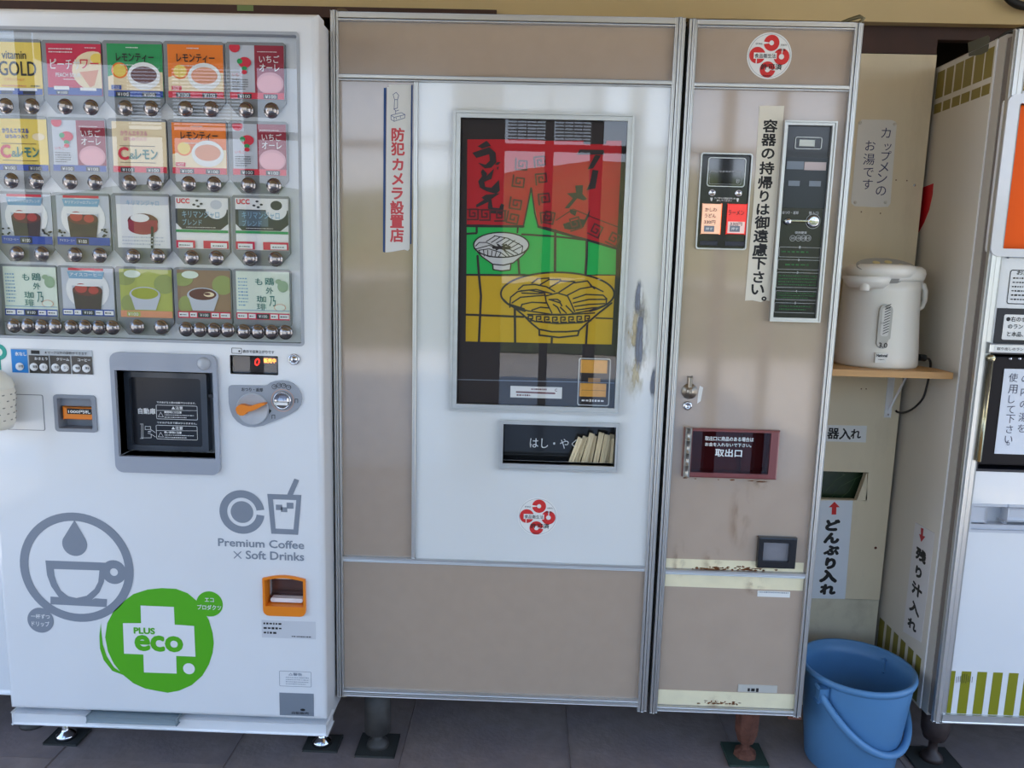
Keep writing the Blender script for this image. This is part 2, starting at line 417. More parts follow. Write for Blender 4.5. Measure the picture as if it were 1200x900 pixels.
sbox('wall_left', M_wall, -2.7, -2.6, -.2, .95, 0, 2.45)
sbox('wall_right', M_wall, 2.6, 2.7, -.2, .95, 0, 2.45)
sbox('ceiling', M_ceil, -2.7, 2.7, -2.75, .95, 2.45, 2.52)
YF = .30
zf = onY(1100, 27, YF).z
sbox('trim_1', M_fascia, -2.6, 2.6, YF, YF+.03, zf, 2.45)
zt0, zt1 = onY(300, 12.5, YF-.012).z, onY(300, 6.0, YF-.012).z
xt = onY(582, 12, YF-.012).x
sbox('trim_2', M_beam, -2.6, xt, YF-.012, YF, zt0-.012, zt1)
z1 = onY(1055, 63, YF+.035).z; xb = onY(1098, 50, YF+.035).x
sbox('trim_3', M_beam, .6, xb, YF+.032, YF+.06, z1, 2.3)
sbox('trim_4', M_beam, xb, 2.6, YF+.032, YF+.06, zf-.03, 2.3)

# shelter front, seen only mirrored in the machines' glass
def mirx(px): return onY(px, 230, 2.6).x
pr = rootobj('shelter_front', 'brown timber shelter front with posts and rail facing the yard', 'shelter', (0, -2.6, 0))
for a, b_ in ((165,172),(215,222),(305,316),(530,590),(637,647),(690,704),(733,752),(843,856),(905,915),(975,985),(60,70)):
    x0, x1 = mirx(a), mirx(b_)
    f = planeY(-2.6, pr); b = B(f); b.box(x0, x1, 0, 2.45, -.03, .03, .004); b.obj('post', M_post, pr)
b = B(planeY(-2.6, pr)); zr = 1.294+(309-178)/900*4.37
b.box(-2.4, 2.4, zr-.02, zr+.015, -.02, .02); b.obj('rail', M_post, pr)
b = B(planeY(-2.6, pr)); b.box(-2.6, 2.6, 2.28, 2.45, -.05, .05); b.obj('beam', M_post, pr)
def blind(x0, x1, zb, label):
    r = rootobj('slat_blind', label, 'blind', ((x0+x1)/2, -2.54, 2.28))
    f = planeY(-2.54, r); b = B(f); z = 2.27
    while z > zb: b.box(x0, x1, z-.008, z, -.003, .003); z -= .017
    b.obj('slats', mat('pale_reed_slats', (150,160,170), .7), r, kind='stuff')
    b = B(f); [b.box(u-.002, u+.002, zb, 2.28, .003, .006) for u in (x0+.05, (x0+x1)/2, x1-.05)]; b.obj('cord', M_post, r)
    return r
blind(mirx(594), mirx(637), zr+.03, 'narrow slatted blind hung in the shelter opening nearest the middle')
blind(mirx(648), mirx(690), zr+.03, 'slatted blind hung one opening to the right of the middle')
blind(mirx(173), mirx(304), zr+.03, 'wide slatted blind hung in the left opening of the shelter')
# hill across the yard
hb = B(Frame()); rn = random.Random(3); N = 90
top = []
for i in range(N+1):
    x = -170+340*i/N; h = 10.5+2.6*math.sin(x*.035+1.1)+1.3*math.sin(x*.11+.4)+.5*rn.random()
    top.append((x, h))
rows = []
for k in range(9):
    t = k/8; rows.append([hb.V(x+rn.uniform(-1, 1)*(k > 0), -.2+h*(math.sin(t*math.pi/2)), (78+22*t+rn.uniform(-1.5, 1.5))) for x, h in top])
for A, C in zip(rows[:-1], rows[1:]):
    for i in range(N): hb.face([A[i], A[i+1], C[i+1], C[i]])
hb.obj('wooded_hill', M_hill, None, 'green wooded hill across the sunlit yard', 'hill', kind='structure', smooth=True)

hb = B(Frame()); rn = random.Random(8); N = 120; rows = []
for k_ in range(10):
    a = math.pi*k_/9; rows.append([hb.V(-14+28*i/N, max(ZF-.02, ZF+(1.02+.05*math.sin(i*.5)+rn.uniform(-.05,.05))*math.sin(a)**.5), 9.6+.45*math.cos(a)+rn.uniform(-.05,.05)) for i in range(N+1)])
for A_, C_ in zip(rows[:-1], rows[1:]):
    for i in range(N): hb.face([A_[i], A_[i+1], C_[i+1], C_[i]])
hb.obj('clipped_hedge', mat('hedge_green', (46,62,34), .8, noise=.4, nscale=12, bump=.6, bscale=30), None, 'low dark hedge across the yard facing the machines', 'hedge', kind='stuff')
# ================================================================ neighbour machine, far left
r = rootobj('white_machine', 'white cabinet machine, only a sliver showing left of the coffee machine', 'vending machine', (-1.6, .3, 0))
f = planeY(0.0, r); b = B(f); b.box(-1.98, -1.232, onY(4, 812, 0).z, 1.8, -.62, 0, .008); b.obj('body', M_white, r)
for x, w in ((-1.9,-.1),(-1.3,-.1),(-1.9,-.5),(-1.3,-.5)):
    b = B(f); b.vlathe(x, w, [(0,ZF),(.035,ZF),(.035,ZF+.008),(.012,ZF+.015),(.012,.22)], 16); b.obj('leg', M_darkleg, r)

# ================================================================ coffee machine
CM = rootobj('coffee_vending_machine', 'white coffee vending machine with drink cards, green eco mark and grey cup logos', 'vending machine', (-.836, .25, 0))
YL = -.10; F = planeY(YL, CM); Fw = lambda d: planeY(YL, CM)
uL, uR = -1.218, -.454
vB = F.p(200, 838)[1]; vT = F.p(190, 12)[1]
vK0 = F.p(200, 856)[1]; vK1 = F.p(200, 842.6)[1]
disp = (-1.175, F.p(352, 220)[0], F.p(170, 399)[1], F.p(190, 36)[1])
out_o = F.q((131,412),(255.5,415.6),(259.6,555.6),(137.8,552)); opn = F.q((136.9,432.9),(251.2,436.4),(254.6,536.5),(141.7,533.7))
bill = F.q((65,463),(111.5,464.5),(113.9,506),(65.5,504)); led = F.q((270.5,417),(324.5,418.5),(325,438.6),(271.3,437))
chg = F.q((310.7,678),(356.7,679),(356.7,719.5),(311,718.5)); coin = F.q((0,0),(1,0),(1,1),(0,1))
b = B(F); b.holes(uL+.006, uR-.004, vB+.02, vT-.004, [(opn[0]-.01, opn[1]+.01, opn[2]-.01, opn[3]+.01)], -.70, -.049); b.box(uL+.008, uR-.006, vB+.022, vT-.006, -.71, -.70); b.obj('cabinet_body', M_white, CM)
b = B(F); b.holes(uL, uR, vB, vT, [disp, opn, bill, led, chg], -.05, 0, .012, 4); b.obj('front_door', M_white, CM)
b = B(F); b.box(uL+.004, uR-.001, vK0, vK1, -.06, -.004, .004); b.box(uL+.008, uR-.006, vK0+.002, vB+.02, -.70, -.06); b.obj('kick_panel', M_white, CM)
b = B(F); b.box(uL+.02, uR-.01, vK1, vB+.004, -.055, -.03); b.obj('kick_gap', mat('shadow_grey_steel', (150,156,166), .5), CM)
each(F, 'kick_gap_shade', mat('gap_shade_navy', (36,44,72), .6), CM, [F.r(*q_) for q_ in ((22,831,48,835),(98,835.5,106,839),(208,840,218,842.5),(288,842.6,312,845.6))], -.03, -.024)  # darkest shade in the kick gap, painted as navy strips
b = B(F); b.box(*F.r(105, 838.5, 209, 845), -.03, .010, .003); b.obj('kick_handle', mat('grey_green_plastic', (128,142,148), .4), CM)
for gx, gy in ((-1.175, .04), (-.508, .055)):
    b = B(Frame(None, CM)); b.box(gx-.042, gx+.045, ZF, ZF+.006, -gy-.035, -gy+.03, .002); b.obj('foot_plate', M_plate, CM)
    b = B(Frame(None, CM)); b.vlathe(gx, -gy, [(0,ZF+.006),(.026,ZF+.006),(.024,ZF+.016),(.012,ZF+.024),(.009,ZF+.03),(.009,.19),(0,.19)], 20); b.obj('leveling_foot', M_chrome, CM)
for x in (-1.15, -.52):
    b = B(Frame(None, CM)); b.vlathe(x, -.5, [(0,ZF),(.026,ZF),(.024,ZF+.012),(.012,ZF+.02),(.012,.19)], 16); b.obj('leveling_foot', M_chrome, CM)
# product display
WB = -.022
b = B(F); b.box(disp[0]-.01, disp[1]+.01, disp[2]-.01, disp[3]+.01, -.04, WB); b.obj('display_board', M_board, CM)
b = B(F); b.rframe((disp[0]-.003, disp[1]+.003, disp[2]-.003, disp[3]+.003), (disp[0]+.003, disp[1]-.003, disp[2]+.003, disp[3]-.003), .008, .004, -.02, .0012); b.obj('display_gasket', mat('grey_seal', (160,164,170), .5), CM)
b = B(F); b.poly([(disp[0]+.003, disp[2]+.003), (disp[1]-.003, disp[2]+.003), (disp[1]-.003, disp[3]-.003), (disp[0]+.003, disp[3]-.003)], -.004); b.obj('display_window', M_glass, CM)
C_yel, C_red, C_pink, C_grn, C_org, C_blu, C_wht, C_brn, C_blk = [mat('card_'+n, c, .5) for n, c in (('yellow',(238,208,92)),('crimson',(206,30,70)),('pink',(232,168,176)),('green',(30,150,84)),('orange',(242,126,30)),('blue',(40,72,160)),('white',(234,234,232)),('brown',(96,44,36)),('black',(40,44,48)))]
C_pale = mat('card_pale_green', (222,232,214), .5); C_dred = mat('card_dark_red', (150,34,56), .5); C_cream = mat('card_cream', (240,220,180), .5)
C_lgrey = mat('card_light_grey', (196,200,208), .5); C_teal = mat('card_teal', (60,120,110), .5); C_sky = mat('card_sky', (130,170,196), .5); C_olive = mat('card_olive', (176,182,88), .5)
C_peach = mat('card_peach', (224,150,110), .5); C_strip = {'b': C_blu, 'r': mat('card_scarlet', (214,40,64), .5)}
btn0 = None
def button(px, py, sc=1.0):
    global btn0
    c = F.p(px, py, 0)
    if btn0 is None:
        b = B(Frame()); b.lathe(0, 0, [(.0155,0),(.0165,.003),(.0155,.006),(.0135,.006),(.0132,.008),(.010,.012),(.005,.0145),(0,.015)], 24)
        btn0 = b.obj('selection_button', M_button, CM, local=True); o = btn0
        b = B(Frame()); b.box(-.005, .005, -.0025, .0025, .0135, .0152, .0005); bt_ = b.obj('button_lamp', mat('button_lamp_white', (216,206,200), .3), o, local=True)
    else:
        o = dupmesh(btn0, (0,0,0), CM); l = btn0.children[0].copy(); COL.objects.link(l); l.parent = o
    w = F.T @ Vector((c[0], .008, c[1])); o.location = w; return o
def card(x0, y0, x1, y1, hb, base, btns, deep=True):
    """x0..y1 print rect in px; hb = bottom of the grey holder; returns (card object, local print frame function)"""
    w = WB
    a = F.r(x0-2.6, y0-2.8, x1+2.8, hb, w); u0, u1, v0, v1 = a
    c = min(.028, (v1-v0)*.2)
    b = B(F)
    if deep: pts = [(u0+c*.85, v0), (u1-c*.85, v0), (u1, v0+c), (u1, v1-.004), (u1-.004, v1), (u0+.004, v1), (u0, v1-.004), (u0, v0+c)]
    else: pts = b.rr(u0, u1, v0, v1, .008, 3)
    b.poly(pts, w, w+.006); h = b.obj('card_holder', M_greyholder, CM)
    pr = F.r(x0, y0, x1, y1, w+.0075); b = B(F); b.box(*pr, w+.006, w+.0075); b.obj('print_sheet', base, h)
    for x, y in btns: button(x, y)
    return h, pr
class Pr:
    """prints on a card: coordinates 0..1 across and down the card"""
    def __init__(s, h, pr): s.h, s.pr, s.w, s.k = h, pr, WB+.0080, 0
    def m(s, x, y): u0, u1, v0, v1 = s.pr; return (u0+(u1-u0)*x, v1-(v1-v0)*y)
    def rect(s, x0, y0, x1, y1): a, b = s.m(x0, y1), s.m(x1, y0); return (a[0], b[0], a[1], b[1])
    def nx(s): s.k += 1; return s.w+.00025*s.k
    def R(s, mt, *rs, name='print'):
        w = s.nx(); b = B(F)
        for r_ in rs: u0, u1, v0, v1 = s.rect(*r_); b.poly([(u0,v0),(u1,v0),(u1,v1),(u0,v1)], w)
        b.obj(name, mt, s.h); return s
    def E(s, mt, *es, name='print'):
        w = s.nx(); b = B(F)
        for cx, cy, rx, ry in es:
            c = s.m(cx, cy); ru = rx*(s.pr[1]-s.pr[0]); rv = ry*(s.pr[3]-s.pr[2])
            pts = [(c[0]+ru*math.cos(t*math.pi/12), c[1]+rv*math.sin(t*math.pi/12)) for t in range(24)]
            pts = [(min(max(p[0], s.pr[0]), s.pr[1]), min(max(p[1], s.pr[2]), s.pr[3])) for p in pts]
            b.poly(pts, w)
        b.obj(name, mt, s.h); return s
    def Y(s, mt, pts, name='print'):
        b = B(F); b.poly([s.m(*p) for p in pts], s.nx()); b.obj(name, mt, s.h); return s
    def T(s, mt, *ts, bold=0.012):
        w = s.nx(); b = B(F)
        for t, *r_ in ts: b.text(t, s.rect(*r_), w, bold)
        b.obj('lettering', mt, s.h); return s
    def N(s, mt, *ts):
        w = s.nx(); b = B(F)
        for i, (rows, *r_) in enumerate(ts): b.bars(s.rect(*r_), w, rows, seed=i+s.k)
        b.obj('small_print', mt, s.h); return s
    def S(s, mt, pts, wd):
        w = s.nx(); b = B(F); b.stroke([s.m(*p) for p in pts], wd*(s.pr[1]-s.pr[0]), w); b.obj('print', mt, s.h); return s
MB_, MW_, MR_ = M_blackmatte, M_whiteprint, M_redprint
def strip2(p, mt, dk=True, price=True):
    p.R(mt, (0,.88,1,1)); p.R(C_blk, (.14,.905,.40,.995), (.62,.905,.88,.995)); p.T(MW_, ('¥100',.17,.92,.37,.985), ('¥100',.65,.92,.85,.985), bold=0)
def strip4(p, mt):
    p.R(mt, (0,.86,1,1)); p.R(C_wht, (.02,.885,.2,.975), (.23,.885,.36,.975), (.64,.885,.78,.975), (.81,.885,.99,.975)); p.R(C_blk, (.38,.88,.62,.985)); p.T(MW_, ('¥100',.42,.90,.58,.96), bold=0)
    p.N(MB_, (1,.04,.90,.18,.96), (1,.25,.90,.34,.96), (1,.66,.90,.76,.96), (1,.83,.90,.97,.96))
def gold(a):
    h, pr = card(*a, C_yel, a_b); p = Pr(h, pr)
    p.T(MB_, ('vitamin',.25,.17,.72,.32), ('GOLD',.18,.36,.90,.64)); p.T(MR_, ('ビタミンゴールド',.28,.68,.66,.735), bold=0); p.N(C_peach, (1,.22,.80,.72,.86)); p.N(MB_, (1,.78,.80,.96,.86)); p.R(C_blu, (0,.88,1,1)); p.R(C_blk, (.2,.93,.42,.99), (.62,.93,.86,.99)); p.R(C_wht, (.16,.87,.46,.925), (.56,.87,.9,.925))
def peach(a):
    h, pr = card(*a, C_crim, a_b); p = Pr(h, pr)
    p.E(C_cream, (.86,.52,.40,.38)); p.E(C_yel, (.93,.28,.12,.1)); p.Y(C_cream, [(.55,.52),(1,.45),(1,.88),(.8,.88)]); p.Y(C_peach, [(.6,.55),(.95,.5),(.86,.8),(.78,.84)])
    p.T(MW_, ('ピーチサ',.07,.3,.62,.5), bold=.01); p.T(C_strip['r'], ('ワー',.62,.3,.96,.48)); p.T(MW_, ('PEACH SOUR',.16,.57,.62,.65)); p.N(MW_, (1,.3,.67,.54,.72), (2,.06,.08,.5,.2), (1,.72,.06,.97,.1))
    p.R(C_blu, (0,.86,1,1)); p.R(C_wht, (.12,.83,.4,.9), (.6,.85,.9,.91)); p.R(C_blk, (.16,.92,.38,.99)); p.T(MW_, ('¥100',.18,.93,.36,.98), bold=0)
C_crim = C_red
def lemon(a, base, strip, hot):
    h, pr = card(*a, base, a_b); p = Pr(h, pr)
    p.Y(C_cream, [(0,.62),(.3,.52),(1,.52),(1,.88),(0,.88)]); p.E(C_org, (.22,.5,.15,.15)); p.E(C_yel, (.22,.5,.12,.12)); p.E(C_wht, (.66,.60,.30,.26)); p.E(C_brn if not hot else C_peach, (.66,.58,.24,.16))
    p.R(C_strip['r'] if hot else C_blu, (.06,.78,.24,.86)); p.T(MW_, ('HOT' if hot else 'COLD',.09,.795,.21,.85), bold=0)
    p.T(MB_, ('レモンティー',.17,.18,.86,.34), bold=.02); p.N(MW_, (1,.36,.05,.62,.10), (1,.24,.38,.74,.42)); strip2(p, strip)
def berry(a):
    h, pr = card(*a, C_lgrey, a_b); p = Pr(h, pr)
    p.R(C_dred, (.46,0,1,.88)); p.E(mat('card_glass_rim', (214,150,160), .5), (.74,.70,.25,.21)); p.E(C_pink, (.74,.72,.22,.17)); p.E(C_strip['r'], (.28,.32,.12,.1), (.1,.04,.10,.1)); p.E(C_grn, (.19,.30,.05,.05), (.27,.43,.05,.04)); p.E(C_strip['r'], (.27,.50,.05,.04))
    p.T(MW_, ('いちご',.55,.18,.92,.32), ('オーレ',.55,.34,.92,.48), bold=.01); p.N(MW_, (1,.52,.1,.9,.14)); p.T(C_strip['r'], ('いちご',.05,.52,.24,.58), bold=0); p.N(MB_, (5,.05,.62,.34,.84)); strip2(p, C_strip['r'] if a[0] > 200 else C_blu)
def clemon(a, strip, faint):
    h, pr = card(*a, C_yel if not faint else C_cream, a_b); p = Pr(h, pr)
    p.E(C_cream, (.84,.34,.12,.07)); p.T(C_blu if not faint else C_pink, ('かりんエキス＆',.16,.18,.66,.28), ('はちみつ入り',.22,.30,.64,.38), bold=.03)
    p.T(C_strip['r'], ('C',.10,.5,.30,.76), bold=.04); p.T(C_teal, ('＆',.31,.62,.42,.74), ('レモン',.42,.54,.84,.74), bold=.03); p.R(C_brn, (.14,.475,.8,.485), (.14,.80,.8,.81)); strip2(p, strip)
def ice(a, t, dark, four=False):
    h, pr = card(*a, C_lgrey, a_b); p = Pr(h, pr)
    p.E(C_wht, (.5,.45,.42,.42)); p.R(C_strip['r'], (.14,0,.82,.05)); p.Y(C_sky, [(.12,.07),(.84,.07),(.80,.22),(.16,.22)]); p.T(MW_, (t,.17,.10,.79,.17), bold=.02)
    p.Y(C_lgrey, [(.2,.36),(.8,.36),(.74,.88),(.25,.88)]); p.Y(mat('card_coffee', (62,44,40), .5), [(.21,.48),(.79,.48),(.74,.88),(.25,.88)]); p.E(C_brn, (.5,.46,.29,.12)); p.E(mat('card_ice_red', (176,60,52), .5), (.38,.42,.12,.10), (.62,.46,.1,.08)); p.E(C_wht, (.5,.36,.3,.02))
    rn = random.Random(int(a[0]))
    if four: strip4(p, C_blu)
    else:
        p.E(MB_, *[(rn.choice((rn.uniform(.02,.16), rn.uniform(.82,.98))), rn.uniform(.66,.82), .025, .018) for _ in range(14)])
        p.R(C_blu, (0,.84,1,1)); p.R(C_blk, (.36,.86,.6,.985)); p.T(MW_, ('アイスコーヒー',.04,.885,.33,.935), ('¥100',.4,.89,.56,.96), bold=0)
def hotcup(a):
    h, pr = card(*a, C_wht, a_b); p = Pr(h, pr); p.R(C_lgrey, (0,0,1,.16)); p.T(C_sky, ('キリマンジャロ',.2,.08,.82,.18)); p.E(C_brn, (.5,.48,.29,.15)); p.R(C_dred, (.22,.46,.78,.62)); p.E(C_dred, (.5,.62,.28,.12)); p.E(C_wht, (.45,.42,.18,.08)); p.S(MB_, [(.68,.6),(.66,.98)], .05); p.N(C_lgrey, (3,.1,.76,.9,.96))
def blend(a, cup):
    h, pr = card(*a, C_wht, a_b); p = Pr(h, pr)
    p.Y(C_blk, [(0,.22),(1,.22),(1,.5),(.85,.62),(.12,.62),(0,.5)]); p.R(mat('card_slate', (86,104,116), .5), (.06,.24,.62,.54)) if cup else None
    p.E(C_wht, (.78,.22,.2,.19)); p.E(C_lgrey if not cup else C_blk, (.78,.13,.11,.09)); p.T(C_strip['r'], ('UCC',.03,.02,.28,.12), bold=.03); p.E(C_blk, (.36,.14,.03,.02), (.42,.06,.03,.02), (.5,.12,.03,.02), (.44,.17,.03,.02))
    p.T(C_sky, ('キリマンジャロ',.13,.26,.84,.40), ('ブレンド',.13,.42,.50,.54), bold=.01); p.R(C_grn, (0,.63,1,.68)); p.N(MW_, (1,.2,.565,.8,.595)); p.R(C_crim, (0,.84,.36,.99), (.52,.84,1,.99)); p.R(C_wht, (.04,.88,.32,.98), (.66,.88,.97,.98)); p.N(MB_, (1,.06,.91,.3,.96), (1,.7,.91,.94,.96))
def ogai(a, strip):
    h, pr = card(*a, C_pale, a_b); p = Pr(h, pr)
    p.N(C_sky, (9,.04,.12,.22,.74)); p.T(C_teal, ('鴎',.55,.12,.72,.28), ('外',.56,.32,.70,.46), ('も',.36,.14,.50,.28), ('乃',.62,.5,.74,.72), ('珈',.38,.5,.56,.64), ('琲',.38,.66,.56,.80), bold=.015)
    p.E(mat('card_leaf', (150,176,140), .5), (.88,.3,.1,.12), (.8,.2,.06,.05)); p.E(C_peach, (.82,.74,.11,.075)); p.E(C_pale, (.82,.74,.10,.065)); p.R(C_sky, (0,.80,1,.815)); strip4(p, strip)
def tea(a, liquid, strip, four):
    h, pr = card(*a, C_olive if not four else mat('card_wood', (150,120,90), .5), a_b); p = Pr(h, pr)
    p.E(mat('card_leafy', (150,160,90), .5), (.1,.2,.2,.14), (.86,.3,.2,.2), (.15,.72,.14,.18)); p.E(C_pale, (.25,.1,.16,.08)); p.E(C_lgrey, (.48,.52,.30,.16)); p.Y(C_lgrey, [(.2,.54),(.78,.54),(.68,.84),(.28,.84)]); p.E(liquid, (.48,.50,.26,.12))
    if four: p.E(C_cream, (.6,.5,.1,.05)); p.E(liquid, (.57,.49,.06,.025)); strip4(p, strip)
    else: p.R(C_peach, (0,.86,1,1)); p.R(C_olive, (.12,.88,.38,.98)); p.T(MW_, ('¥100',.14,.9,.34,.97), bold=0)
a_b = []
def bx(*q): global a_b; a_b = [(x/3, y/3) for x, y in q]
def bx2(*q): global a_b; a_b = [(x/3, 200+y/3) for x, y in q]
bx((15,371),(107,372)); gold((-12,49.3,48.7,111,133))
bx((225,373),(316,376)); peach((55.3,51.2,119,111.7,133.8))
bx((437,378),(527,380)); lemon((126.3,51.5,190.5,114,135.3), C_grn, C_blu, False)
bx((649,381),(739,382)); lemon((197,52.3,261.6,115,136.5), C_org, C_strip['r'], True)
bx((862,385),(952,387)); berry((269.5,53.3,333,116.5,137.5))
bx((35,634),(123,636)); clemon((-6,139.2,55.7,200,221.6), C_blu, False)
bx((242,638),(330,640)); berry((62,141,124,201,223))
bx((451,641),(540,642)); clemon((132,142.5,194.8,202.3,224), C_strip['r'], True)
bx((660,645),(749,647)); lemon((202,144,265,204,225.4), C_org, C_strip['r'], True)
bx((870,650),(960,652)); berry((273,145.5,335.6,205.6,227))
bx2((55,291),(142,292)); ice((1.6,227.7,61,286,306.5), 'キリマンジャロブレンド', 1)
bx2((259,295),(346,297)); ice((67,229.3,128.4,287.3,307.5), 'キリマンジャロブレンド', 1)
bx2((464,300),(551,300)); hotcup((137,230,198.3,290.6,308.6))
bx2((670,305),(757,307)); blend((206.3,231.7,267.6,291.6,310), False)
bx2((877,309),(966,311)); blend((276.3,232.6,338,293.3,311.5), True)
bx2((44,545),(93,546),(141,548),(189,548)); ogai_a = (5,312.7,66.6,370,0)
def c4(a): return (a[0], a[1], a[2], a[3], a[3]+5)
_c = card
def card(x0, y0, x1, y1, hb, base, btns, deep=True):
    return _c(x0, y0, x1, y1, hb if hb > 0 else y1+8, base, btns, deep=hb > 0)
ogai(ogai_a, C_blu)
bx2((246,550),(295,550),(344,552),(391,552)); ice((73,314.3,133.3,370,0), 'アイスコーヒー', 1, True)
bx2((478,549),(563,551)); tea((141,315.7,201.6,372,392.5), mat('card_matcha', (160,166,50), .5), C_blu, False)
bx2((651,558),(699,560),(749,561),(797,561)); tea((208.3,316.7,270,373,0), C_brn, C_crim, True)
bx2((854,566),(904,567),(952,568),(1001,569)); ogai((277,318.3,339.3,374.6,0), C_crim)

# control strip
def quadrect(b, F_, q, w0, w1, bev=0.0): b.box(*q, w0, w1, bev)
b = B(F); q0 = F.q((13.5,407.7),(109,410.7),(109,438.8),(14.5,436.5)); b.box(*q0, 0, .002); st = b.obj('option_strip', mat('strip_grey', (186,190,194), .4), CM)
b = B(F); b.box(*F.q((14,409),(32.3,409.5),(33.8,436.7),(15,436.2)), .002, .0028); b.obj('blue_panel', mat('panel_blue', (30,126,200), .4), st)
each(F, 'black_panel', M_black, st, [F.q(*q_) for q_ in (((35,416),(58,416.5),(58.5,437.6),(35.4,436.8)), ((59.5,416.5),(83,417),(83.7,438),(60,437.4)), ((84.8,417),(108.5,417.6),(109,438.6),(85.3,438)))], .002, .0028)
for x, y in ((24.4,429.3),(41,429.7),(52.3,430),(66.3,430.4),(77.3,430.7),(91,431.3),(102.3,431.6)):
    b = B(F); c = F.p(x, y); b.lathe(*c, [(.0088,.0028),(.0088,.005),(.0075,.006),(0,.0062)], 18); b.obj('option_button', M_whiteprint, st)
b = B(F)
for x, y, t in ((24.4,429.3,'砂糖'),(41,429.7,'増量'),(52.3,430,'なし'),(66.3,430.4,'増量'),(77.3,430.7,'なし'),(91,431.3,'増量'),(102.3,431.6,'薄め')): b.text(t, F.r(x-2.8, y-1.7, x+2.8, y+1.5, .0066), .0066, .01)
b.text('★マーク以外の調節ができます', F.r(52, 412, 102, 415.4, .003), .003, .01); b.box(*F.r(37.3, 410.5, 47, 414.5), .002, .003)
b.obj('lettering', M_blackmatte, st)
b = B(F); b.text('氷なし', F.r(17.5, 412.5, 31, 417, .003), .003, .03); b.obj('lettering', M_whiteprint, st)
for x, t in ((47.5,'おさとう'),(73,'クリーム'),(98,'コーヒー')): b = B(F); b.text(t, F.r(x-7, 418.6+(x-47)*.03, x+8, 422+(x-47)*.03, .003), .003, .02); b.obj('lettering', M_whiteprint, st)
# blank cover, bill slot
b = B(F); q0 = F.q((6,461.5),(50.5,462.5),(53,504.5),(7,503.5)); b.rframe(q0, (q0[0]+.0015,q0[1]-.0015,q0[2]+.0015,q0[3]-.0015), .004, .003, 0, .0006); b.obj('cover_seam', mat('seam_grey', (120,122,128), .5), CM)
b = B(F); b.rrect(q0[0]+.0015,q0[1]-.0015,q0[2]+.0015,q0[3]-.0015, .003, 0, .0012); b.obj('blank_cover', M_white, CM)
b = B(F); u0,u1,v0,v1 = bill
b.rframe((u0-.002,u1+.002,v0-.002,v1+.002), (u0+.006,u1-.008,v0+.006,v1-.006), .008, .003, -.03, .003); b.box(u0, u1, v0, v1, -.049, -.03); b.box(u0+.006, u1-.008, v1-.026, v1-.006, -.03, -.012); o = b.obj('bill_acceptor', mat('bill_grey', (134,140,150), .4), CM)
b = B(F); b.box(*F.q((72.5,477),(107,479),(107,492),(74,491)), -.03, -.004, .002); b.obj('bill_slot', M_orange, o)
b = B(F); b.box(*F.q((77,478.5),(107,480),(107,486),(78,485.5)), -.004, -.0032); b.obj('bill_slot_panel', M_blackmatte, o)
b = B(F); b.text('1000円札', F.q((79,480),(105,481.5),(105,485.2),(79,484.5)), -.0030, .03); b.obj('lettering', M_whiteprint, o)
# dispensing bay
M_bay = mat('bay_grey', (150,156,168), .35, coat=.2)
b = B(F); b.rframe(out_o, opn, .018, .001, -.045, .010); o = b.obj('bay_frame', M_bay, CM)
b = B(F); u0,u1,v0,v1 = opn; b.box(u0-.002, u1+.002, v0-.002, v1+.002, -.055, -.050); b.obj('bay_back', M_bay, o)
dq = F.q((146,435.5),(243,437.5),(245,529),(150,527), -.03); b = B(F)
b.rframe(dq, (dq[0]+.012,dq[1]-.014,dq[2]+.012,dq[3]-.012), .004, .006, -.044, -.026); b.obj('bay_door_frame', mat('smoke_plastic', (46,52,62), .3, coat=.3), o)
b = B(F); b.box(dq[0]+.01, dq[1]-.012, dq[2]+.01, dq[3]-.01, -.044, -.034); b.box(*F.r(244, 462, 252, 466, -.03), -.05, -.03); b.obj('bay_door', mat('dark_smoked_plastic', (28,30,36), .15), o)
def d(x, y): return (120+x/5.625, 400+y/5.625)
def dr(x0, y0, x1, y1, w): a, c = d(x0, y0), d(x1, y1); return F.r(a[0], a[1], c[0], c[1], w)
b = B(F); wd = -.033; b.text('自動扉', dr(235,440,350,480,wd), wd, .03)
for y0, y1, t, t2 in ((422,516,'▲注意','開閉時には注意'),(555,648,'▲注意','熱い飲物に注意')):
    r0 = dr(355,y0,627,y1,wd); b.rframe(r0, (r0[0]+.001,r0[1]-.001,r0[2]+.001,r0[3]-.001), .003, .002, wd)
    b.text(t, dr(455,y0+6,530,y0+28,wd), wd, .02); b.text(t2, dr(408,y0+38,522,y0+54,wd), wd, .03); b.bars(dr(410,y0+58,605,y1-6,wd), wd, 2, .4, y0)
    c = d(385, (y0+y1)/2+15); hu = F.L(3, *c, wd); c = F.p(*c, wd); b.stroke([(c[0]-hu, c[1]-hu*.8), (c[0]+hu, c[1]-hu*.8), (c[0], c[1]+hu)], .0008, wd, closed=True)
    b.stroke([F.p(*d(358, y0+33), wd), F.p(*d(624, y0+35), wd)], .0008, wd)
b.text('できあがると扉は自動でひらきます。', dr(358,398,615,412,wd), wd, .02); b.text('できあがるまで扉はひらきません。', dr(360,532,622,545,wd), wd, .02)
for pl in (((258,548),(258,636),(322,636),(322,612),(300,606)), ((250,545),(268,545),(268,640),(250,640)), ((282,560),(318,562),(318,580),(282,582),(282,560)), ((318,580),(350,602)), ((300,606),(322,612),(350,630)), ((322,590),(300,595),(318,600))):
    b.stroke([F.p(*d(*p_), wd) for p_ in pl], .0010, wd)
b.obj('lettering', M_whiteprint, o)
c = F.p(241.2, 425.4); b = B(F); b.lathe(*c, [(.0145,.010),(.0145,.012),(.011,.016),(0,.019)], 24); b.obj('bay_knob', mat('knob_grey', (170,174,180), .25), o)
